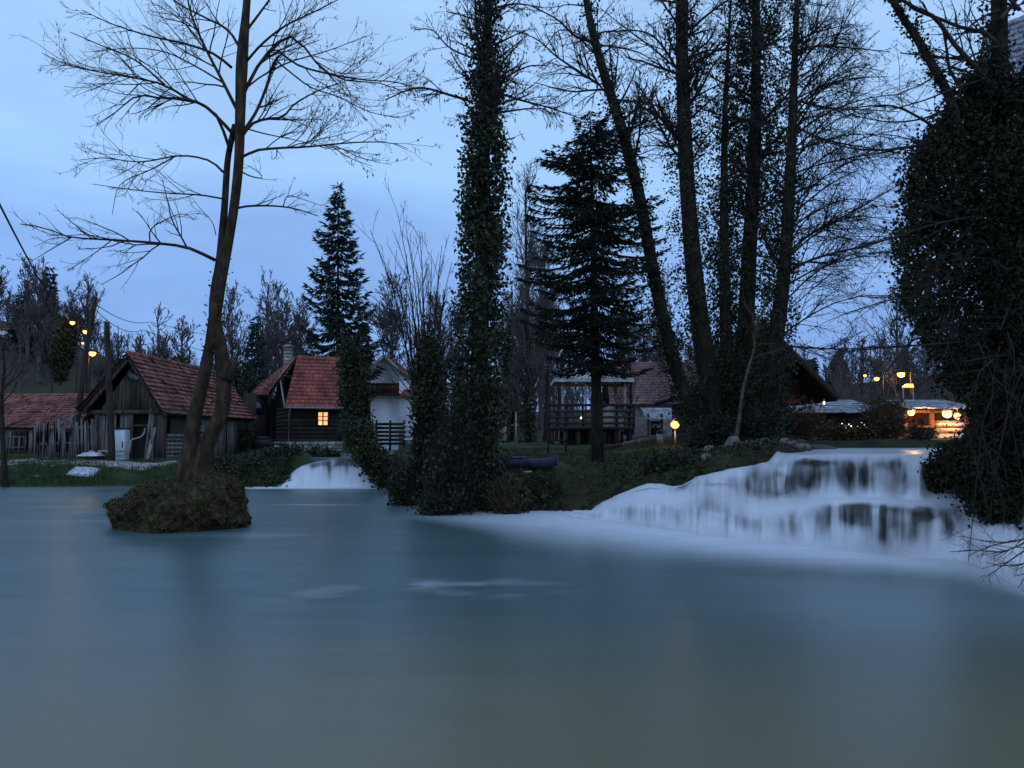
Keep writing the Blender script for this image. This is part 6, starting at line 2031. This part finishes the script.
def heap(name, label, cat_, a0, a1, b0, b1, Y, m, seed, part='sheet'):
    rng_ = np.random.default_rng(seed)
    o = thing(name, P((a0 + a1) / 2, b1, Y), label, cat_)
    U, V = np.meshgrid(np.linspace(-1, 1, 34), np.linspace(-1, 1, 30))
    c = P((a0 + a1) / 2, b1, Y); w_ = wpx(a1 - a0, Y) / 2; hh = P(0, b0, Y)[2] - c[2]
    ed = np.clip(1 - np.maximum(np.abs(U), np.abs(V)) ** 3, 0, 1)
    Z = hh * ed * (.45 + 1.4 * np.abs(fbm(U * 2.3 + seed, V * 2.3, 1, 4))) * 1.2
    XX = c[0] + U * w_ + .12 * fbm(U * 3, V * 3, 7) * w_; YY = Y + V * w_ * .6
    g = ground_h(XX, YY)
    mb = MB(); i_ = np.arange(34 * 30).reshape(30, 34)
    mb.add(np.stack([XX, YY, np.maximum(g + .01, c[2]) + Z], -1).reshape(-1, 3), [np.stack([i_[:-1, :-1], i_[:-1, 1:], i_[1:, 1:], i_[1:, :-1]], -1).reshape(-1, 4)])
    mb.build(part, MAT[m], o, True, True)


heap('plastic_sheeting', 'crumpled white plastic heap at the foot of the fence', 'sheeting', 80, 102, 450.5, 456, 31.8, 'plastic', 3)
heap('plastic_bag', 'white crumpled bag on the grass near the water', 'bag', 70, 97, 472.5, 476, 29.2, 'plastic', 8)


def plank_thing(label, p, q, wd, ht, m='palewood', group=None, cat_='plank', name='loose_plank', upv=(0, 1, 0)):
    mb = MB(); mb.beam(p, q, wd, ht, upv=upv)
    o = mb.build(name, MAT[m], None)
    return tag(o, label, cat_, group)


g31 = lambda a, Y: gz(P(a, 455, Y)[0], Y)
plank_thing('widest pale board leaning on the barn corner', np.r_[P(147, 460, 31.7)[:2], g31(147, 31.7)], P(154.5, 427, 32.12), .14, .035)
plank_thing('thin board leaning left of the wide pale board', np.r_[P(144.5, 459, 31.75)[:2], g31(144, 31.7)], P(151, 409, 32.12), .08, .03, 'plank')
plank_thing('long board leaning against the barn post', np.r_[P(152, 459, 31.8)[:2], g31(151, 31.8)], P(152, 410, 32.12), .11, .03, 'plank')
plank_thing('low rail lying before the fridge', P(98, 451, 31.3), P(125, 451, 31.3), .05, .06, 'palewood', None, 'rail', 'low_rail', (0, 0, 1))
dw = MB(); dw.tubes(resample(px_path(31.5, [(128, 455), (130, 446), (131.5, 440), (136, 438.5), (141, 437)]), 12), np.linspace(.05, .03, 12), 7)
dw.tubes(resample(px_path(31.5, [(141, 437), (144, 433), (145, 428)]), 6), np.linspace(.03, .02, 6), 6)
tag(dw.build('driftwood', MAT['palewood'], None, True), 'pale crooked branch propped beside the fridge', 'branch')
# barrel by the cottage
bq = P(263, 447, 40.0); gb = gz(bq[0], 40.0)
ba = thing('water_tank', (bq[0], 40.0, gb), 'black water tank beside the cottage wall', 'tank')
mb = MB(); hb = P(263, 438.5, 40)[2] - gb
mb.tubes([(bq[0], 40, gb), (bq[0], 40, gb + .08), (bq[0], 40, gb + hb * .5), (bq[0], 40, gb + hb * .52), (bq[0], 40, gb + hb)], [.36, .38, .38, .40, .38], 18); mb.build('body', MAT['black'], ba, True, True)
mb = MB(); mb.tubes([(bq[0], 40, gb + hb), (bq[0], 40, gb + hb + .05), (bq[0], 40, gb + hb + .09)], [.40, .40, .2], 18); mb.build('lid', MAT['black'], ba, True, True)
q_ = P(276.5, 450, 39.6); can = thing('white_canister', (q_[0], q_[1], gz(q_[0], q_[1])), 'small white canister by the cottage foundation', 'canister')
mb = MB(); z_ = gz(q_[0], q_[1]); mb.tubes([(q_[0], q_[1], z_), (q_[0], q_[1], z_ + .38), (q_[0], q_[1], z_ + .44)], [.13, .13, .05], 12); mb.build('body', MAT['plastic'], can, True, True)
mb = MB(); mb.tubes([(q_[0], q_[1], z_ + .44), (q_[0], q_[1], z_ + .50)], [.045, .045], 10); mb.build('cap', MAT['black'], can, True, True)
# white board on the bank by the ivy pollard
plank_thing('white board lying on rubble by the ivy pollard', P(352, 444.5, 33), P(362, 440.5, 33), .42, .06, 'plastic', None, 'board', 'white_board', (0, -.5, 1))
plank_thing('fallen grey beam in front of the cottage foundation', P(292, 452, 37), P(322, 446, 38), .16, .14, 'plank', None, 'beam', 'fallen_beam', (0, 0, 1))

# ---- boat on the lawn
bc = P(532, 470, 20.6); gB = gz(bc[0], 20.6)
boat = thing('small_boat', (bc[0], 20.6, gB), 'flat dark blue boat resting on the lawn of the point', 'boat', rz=math.radians(-12))
mb = MB()
nL, nW = 17, 9
V = []
for s in np.linspace(-1, 1, nL):
    w_ = .30 * (1 - .45 * max(0, s) ** 2.2 - .12 * max(0, -s) ** 2)
    for k in np.linspace(-1, 1, nW):
        V.append((s * .66, k * w_ * (1 - .12 * (1 - abs(k))), .05 + .23 * abs(k) ** 2.6 + .10 * max(0, s) ** 3))
V = np.array(V); i_ = np.arange(nL * nW).reshape(nL, nW)
q_ = np.stack([i_[:-1, :-1], i_[1:, :-1], i_[1:, 1:], i_[:-1, 1:]], -1).reshape(-1, 4)
mb.add(V, [q_]); hl = mb.build('hull', MAT['bluepaint'], boat, True)
sm = hl.modifiers.new('thickness', 'SOLIDIFY'); sm.thickness = .03
mb = MB(); mb.box((-.35, 0, .22), (.16, .54, .025)); mb.box((.12, 0, .22), (.14, .52, .025)); mb.build('seat', MAT['bluepaint'], boat)
mb = MB(); mb.box((-.40, 0, .31), (.46, .60, .03)); mb.build('deck', MAT['bluepaint'], boat)
plank_thing('short pale plank lying in front of the boat', P(523.5, 472, 20.0), P(532, 471.5, 20.0), .10, .04, group=None, upv=(0, 0, 1))
# bench, stumps, timber on the lawn
q_ = P(557, 459, 27); gq = gz(q_[0], 27)
bn = thing('garden_bench', (q_[0], 27, gq), 'little wooden bench on the lawn left of the fir', 'bench')
mb = MB(); mb.box((q_[0], 27, gq + .42), (.75, .26, .05)); mb.build('seat', MAT['darkwood'], bn, world=True)
for sx in (-.3, .3):
    mb = MB(); mb.box((q_[0] + sx, 27, gq + .195), (.06, .22, .40)); mb.build('leg', MAT['darkwood'], bn, world=True)
plank_thing('long pale plank on the bare earth right of the fir trunk', P(613, 455.5, 27), P(628, 453, 27.5), .30, .05, upv=(0, 0, 1))
for k, (lb, a, b_, c_, d_, r) in enumerate((('cut log lying behind the pale plank', 624, 453, 640, 450, .09), ('short cut log nearer the garden lamp', 640, 451, 652, 448, .10), ('reddish cut log below the pale plank', 604, 459, 622, 457, .08))):
    mb = MB(); p_, q_ = P(a, b_, 28), P(c_, d_, 28.6); p_[2] = gz(p_[0], p_[1]) + r * .8; q_[2] = gz(q_[0], q_[1]) + r * .8
    mb.tubes([p_, (p_ + q_) / 2 + np.array((0, 0, .01)), q_], [r, r * 1.05, r * .95], 10)
    tag(mb.build('cut_log', MAT['redwood'] if k == 2 else MAT['plank'], None, True), lb, 'log')
# white bin near the lamp
q_ = P(661, 440, 26); gq = gz(q_[0], 26)
bi = thing('metal_bucket', (q_[0], 26, gq), 'grey metal bucket on the lawn near the garden lamp', 'bucket')
mb = MB(); mb.tubes([(q_[0], 26, gq), (q_[0], 26, gq + .36)], [.11, .15], 14); mb.build('body', MAT['metal'], bi, True, True)
mb = MB(); aa = np.linspace(0, math.pi, 9); mb.tubes(np.stack([q_[0] + .15 * np.cos(aa), 0 * aa + 26, gq + .36 + .12 * np.sin(aa)], 1), [.008] * 9, 5); mb.build('handle', MAT['metal'], bi, True, True)


# ---- rocks
def rock(name, label, c, s, seed, m='rock', group=None, sink=.25):
    rng_ = np.random.default_rng(seed)
    na_, nv_ = 26, 16
    T_, V_ = np.meshgrid(np.linspace(0, 2 * math.pi, na_, endpoint=False), np.linspace(0, math.pi, nv_))
    d = np.stack([np.sin(V_) * np.cos(T_), np.sin(V_) * np.sin(T_), np.cos(V_)], -1)
    f = 1 + .9 * fbm(d[..., 0] * 1.6 + seed, d[..., 1] * 1.6, d[..., 2] * 1.6, 5)
    for _ in range(5):                       # a few broken faces
        n0 = nrm(rng_.normal(size=3)); lim = rng_.uniform(.55, .85)
        dd = (d * n0).sum(-1) * f
        f = np.where(dd > lim, f * lim / np.maximum(dd, 1e-6), f)
    V = d * f[..., None] * np.array(s)
    V[..., 2] += s[2] * (1 - sink)
    mb = MB(); i_ = np.arange(na_ * nv_).reshape(nv_, na_); j_ = np.roll(i_, -1, 1)
    mb.add(V.reshape(-1, 3), [np.stack([i_[:-1], i_[1:], j_[1:], j_[:-1]], -1).reshape(-1, 4)])
    o = mb.build(name, MAT[m], None, False)
    o.location = [float(k) for k in c]; o.rotation_euler = (0, 0, rng_.uniform(0, 6))
    return tag(o, label, 'rock', group)


def at_ground(a, b_, Y):
    q_ = P(a, b_, Y); return (q_[0], Y, gz(q_[0], Y))


rng = np.random.default_rng(91)
rock('boulder', 'large pale angular boulder leading the rock pile above the fall', at_ground(733, 458, 18.6), (.24, .18, .22), 500)
rock('boulder', 'dark mossy boulder with a wet blue top at the river edge', at_ground(824, 449, 21.5), (.55, .4, .27), 501, 'wetrock')
k = 0
for _ in range(44):
    a = rng.uniform(700, 806); Y = rng.uniform(17.0, 20.5)
    s = rng.uniform(.05, .15)
    b_ = np.interp(a, [722, 806], [460, 447])
    rock('bank_rock', 'small rough rock in the pile between fall and mill', at_ground(a, b_, Y), (s * 1.2, s, s * .8), 510 + k, 'rock' if k % 3 else 'wetrock', 'rocks piled above the fall'); k += 1
for _ in range(14):
    a = rng.uniform(345, 424); Y = rng.uniform(30, 36)
    s = rng.uniform(.10, .24)
    rock('rubble_stone', 'rubble stone on the slope below the white house', at_ground(a, 455, Y), (s * 1.2, s, s * .7), 560 + k, 'rock', 'rubble below the white house'); k += 1
for a, b_, s in ((33, 473, .14), (36, 476, .10), (46, 472, .12), (40, 478, .11), (50, 479, .09), (58, 480, .08), (44, 475, .09), (63, 474, .07), (108, 474, .08), (148, 472, .09), (30, 470, .10), (53, 475, .08)):
    q_ = G(a, b_, .35)
    rock('shore_stone', 'flat pale stone in the grass by the left shore', (q_[0], q_[1], gz(q_[0], q_[1])), (s * 1.5, s, s * .5), 600 + k, 'rock', 'flat stones by the left shore'); k += 1
for a, b_, s in ((523, 487, .07), (535, 482, .06), (548, 481, .06), (600, 474, .07), (505, 508, .18), (528, 508, .14), (546, 507, .12), (486, 511, .14), (575, 482, .08), (640, 468, .08)):
    q_ = G(a, b_, .45 if b_ < 500 else .05)
    rock('point_stone', 'dark stone scattered along the shore of the point', (q_[0], q_[1], gz(q_[0], q_[1])), (s * 1.4, s, s * .7), 640 + k, 'wetrock' if b_ > 500 else 'rock', 'stones along the point'); k += 1
for _ in range(9):
    a = rng.uniform(286, 345)
    s = rng.uniform(.08, .16)
    rock('wall_stone', 'stone tumbled on the bank below the cottage', at_ground(a, 455, rng.uniform(33, 36)), (s * 1.3, s, s * .8), 680 + k, 'rock', 'stones below the cottage'); k += 1

# ---- grass and litter
rng = np.random.default_rng(92)


def blades(name, n, sampler, h, wd, m):
    x, y = sampler(n)
    d = sdist(POOL, x, y); c1 = sdist(UPL, x, y); c2 = sdist(RIV, x, y)
    kp = (d < -.25) & (c1 < -.2) & (c2 < -.2)
    x, y = x[kp], y[kp]
    z = ground_h(x, y)
    kp = z > .04; x, y, z = x[kp], y[kp], z[kp]
    A = np.stack([x, y, z - .01], 1)
    mb = MB(); mb.slivers(A, rng.normal(size=A.shape) * .45 + np.array((0, 0, 1)), h, wd, rng)
    o = mb.build(name, MAT[m], None)
    o['kind'] = 'stuff'
    return o


def samp_left(n):
    u = rng.uniform(-30, 300, n); Y = 27.6 + 7.5 * rng.uniform(0, 1, n) ** 1.4
    cl = vnoise(u * .06, Y * 1.2, 3) + .3 * rng.uniform(0, 1, n) > .36
    u, Y = u[cl], Y[cl]
    return (u - 512) / FPX * Y, Y


def samp_mid(n):
    u = rng.uniform(385, 800, n); Y = 15.0 + 18.3 * rng.uniform(0, 1, n) ** 1.3
    cl = vnoise(u * .05, Y * 1.1, 4) > .36
    u, Y = u[cl], Y[cl]
    return (u - 512) / FPX * Y, Y


o = blades('bank_grass', 60000, samp_left, .13, .009, 'grass'); tag(o, 'short green grass covering the left bank', 'grass')
o = blades('lawn_grass', 60000, samp_mid, .09, .008, 'grass'); tag(o, 'short grass on the lawn of the point', 'grass')
o = blades('dry_grass', 26000, lambda n: tuple(np.concatenate(k) for k in zip(samp_left(n // 2), samp_mid(n // 2))), .17, .007, 'drygrass'); tag(o, 'dead straw-coloured grass scattered over the banks', 'grass')
# fallen leaves
x, y = samp_mid(60000); d = sdist(POOL, x, y); kp = (d < -.1) & (sdist(RIV, x, y) < 0); x, y = x[kp], y[kp]
C = np.stack([x, y, ground_h(x, y) + .015], 1)
mb = MB(); mb.leaves(C, .06, rng, .8, flat=.8); o = mb.build('fallen_leaves', MAT['drygrass'], None); o['kind'] = 'stuff'; tag(o, 'fallen brown leaves strewn on the soil of the point', 'leaves')
# litter and low plants on the slope between the lamp and the big fall
u = rng.uniform(600, 800, 800); Yu = rng.uniform(16.5, 22, 800)
q_ = np.stack([(u - 512) / FPX * Yu, Yu, 0 * u], 1); q_ = q_[(sdist(RIV, q_[:, 0], q_[:, 1]) < -.15) & (sdist(POOL, q_[:, 0], q_[:, 1]) < -1.2)]
q_[:, 2] = ground_h(q_[:, 0], q_[:, 1]) + rng.uniform(0, .12, len(q_)); q_ = q_[q_[:, 2] > .35]
C = np.repeat(q_, 9, 0) + rng.normal(size=(len(q_) * 9, 3)) * np.array((.10, .10, .03))
mb = MB(); mb.leaves(C, .07, rng, .85, flat=.3); o = mb.build('slope_undergrowth', MAT['ivy2'], None); o['kind'] = 'stuff'; tag(o, 'dark low plants on the slope above the rounded falls', 'undergrowth')
# undergrowth along the shore of the point
u = rng.uniform(384, 560, 1100); f_ = rng.uniform(0, 1, 1100)
sh = np.array([(385, 490), (400, 497), (430, 508), (470, 514), (520, 515), (600, 514)], float)
b_ = np.interp(u, sh[:, 0], sh[:, 1])
q_ = np.array([G(a, c, 0) for a, c in zip(u, b_)])
q_[:, 1] += .15 + f_ * 2.0; q_[:, 0] = (u - 512) / FPX * q_[:, 1]
q_[:, 2] = ground_h(q_[:, 0], q_[:, 1]) + rng.uniform(0, .32, len(q_)) * np.interp(u, [385, 480, 540, 600], [1, .8, .25, .2])
C = np.repeat(q_, 10, 0) + rng.normal(size=(len(q_) * 10, 3)) * np.array((.10, .10, .07))
mb = MB(); mb.leaves(C, .075, rng, .85); o = mb.build('undergrowth', MAT['ivy2'], None); o['kind'] = 'stuff'; tag(o, 'dark ivy undergrowth along the shore of the point', 'undergrowth')
u = rng.uniform(205, 300, 900)
q_ = np.array([G(a, 488, 0) for a in u]); q_[:, 1] += .2 + rng.uniform(0, 1, 900) * 2.6; q_[:, 0] = (u - 512) / FPX * q_[:, 1]
q_[:, 2] = ground_h(q_[:, 0], q_[:, 1]) + rng.uniform(0, .28, 900)
q_ = q_[(sdist(UPL, q_[:, 0], q_[:, 1]) < -.1)]
C = np.repeat(q_, 10, 0) + rng.normal(size=(len(q_) * 10, 3)) * np.array((.13, .12, .07))
mb = MB(); mb.leaves(C, .095, rng, .85); o = mb.build('bank_undergrowth', MAT['ivy2'], None); o['kind'] = 'stuff'; tag(o, 'dark low plants on the bank left of the small fall', 'undergrowth')
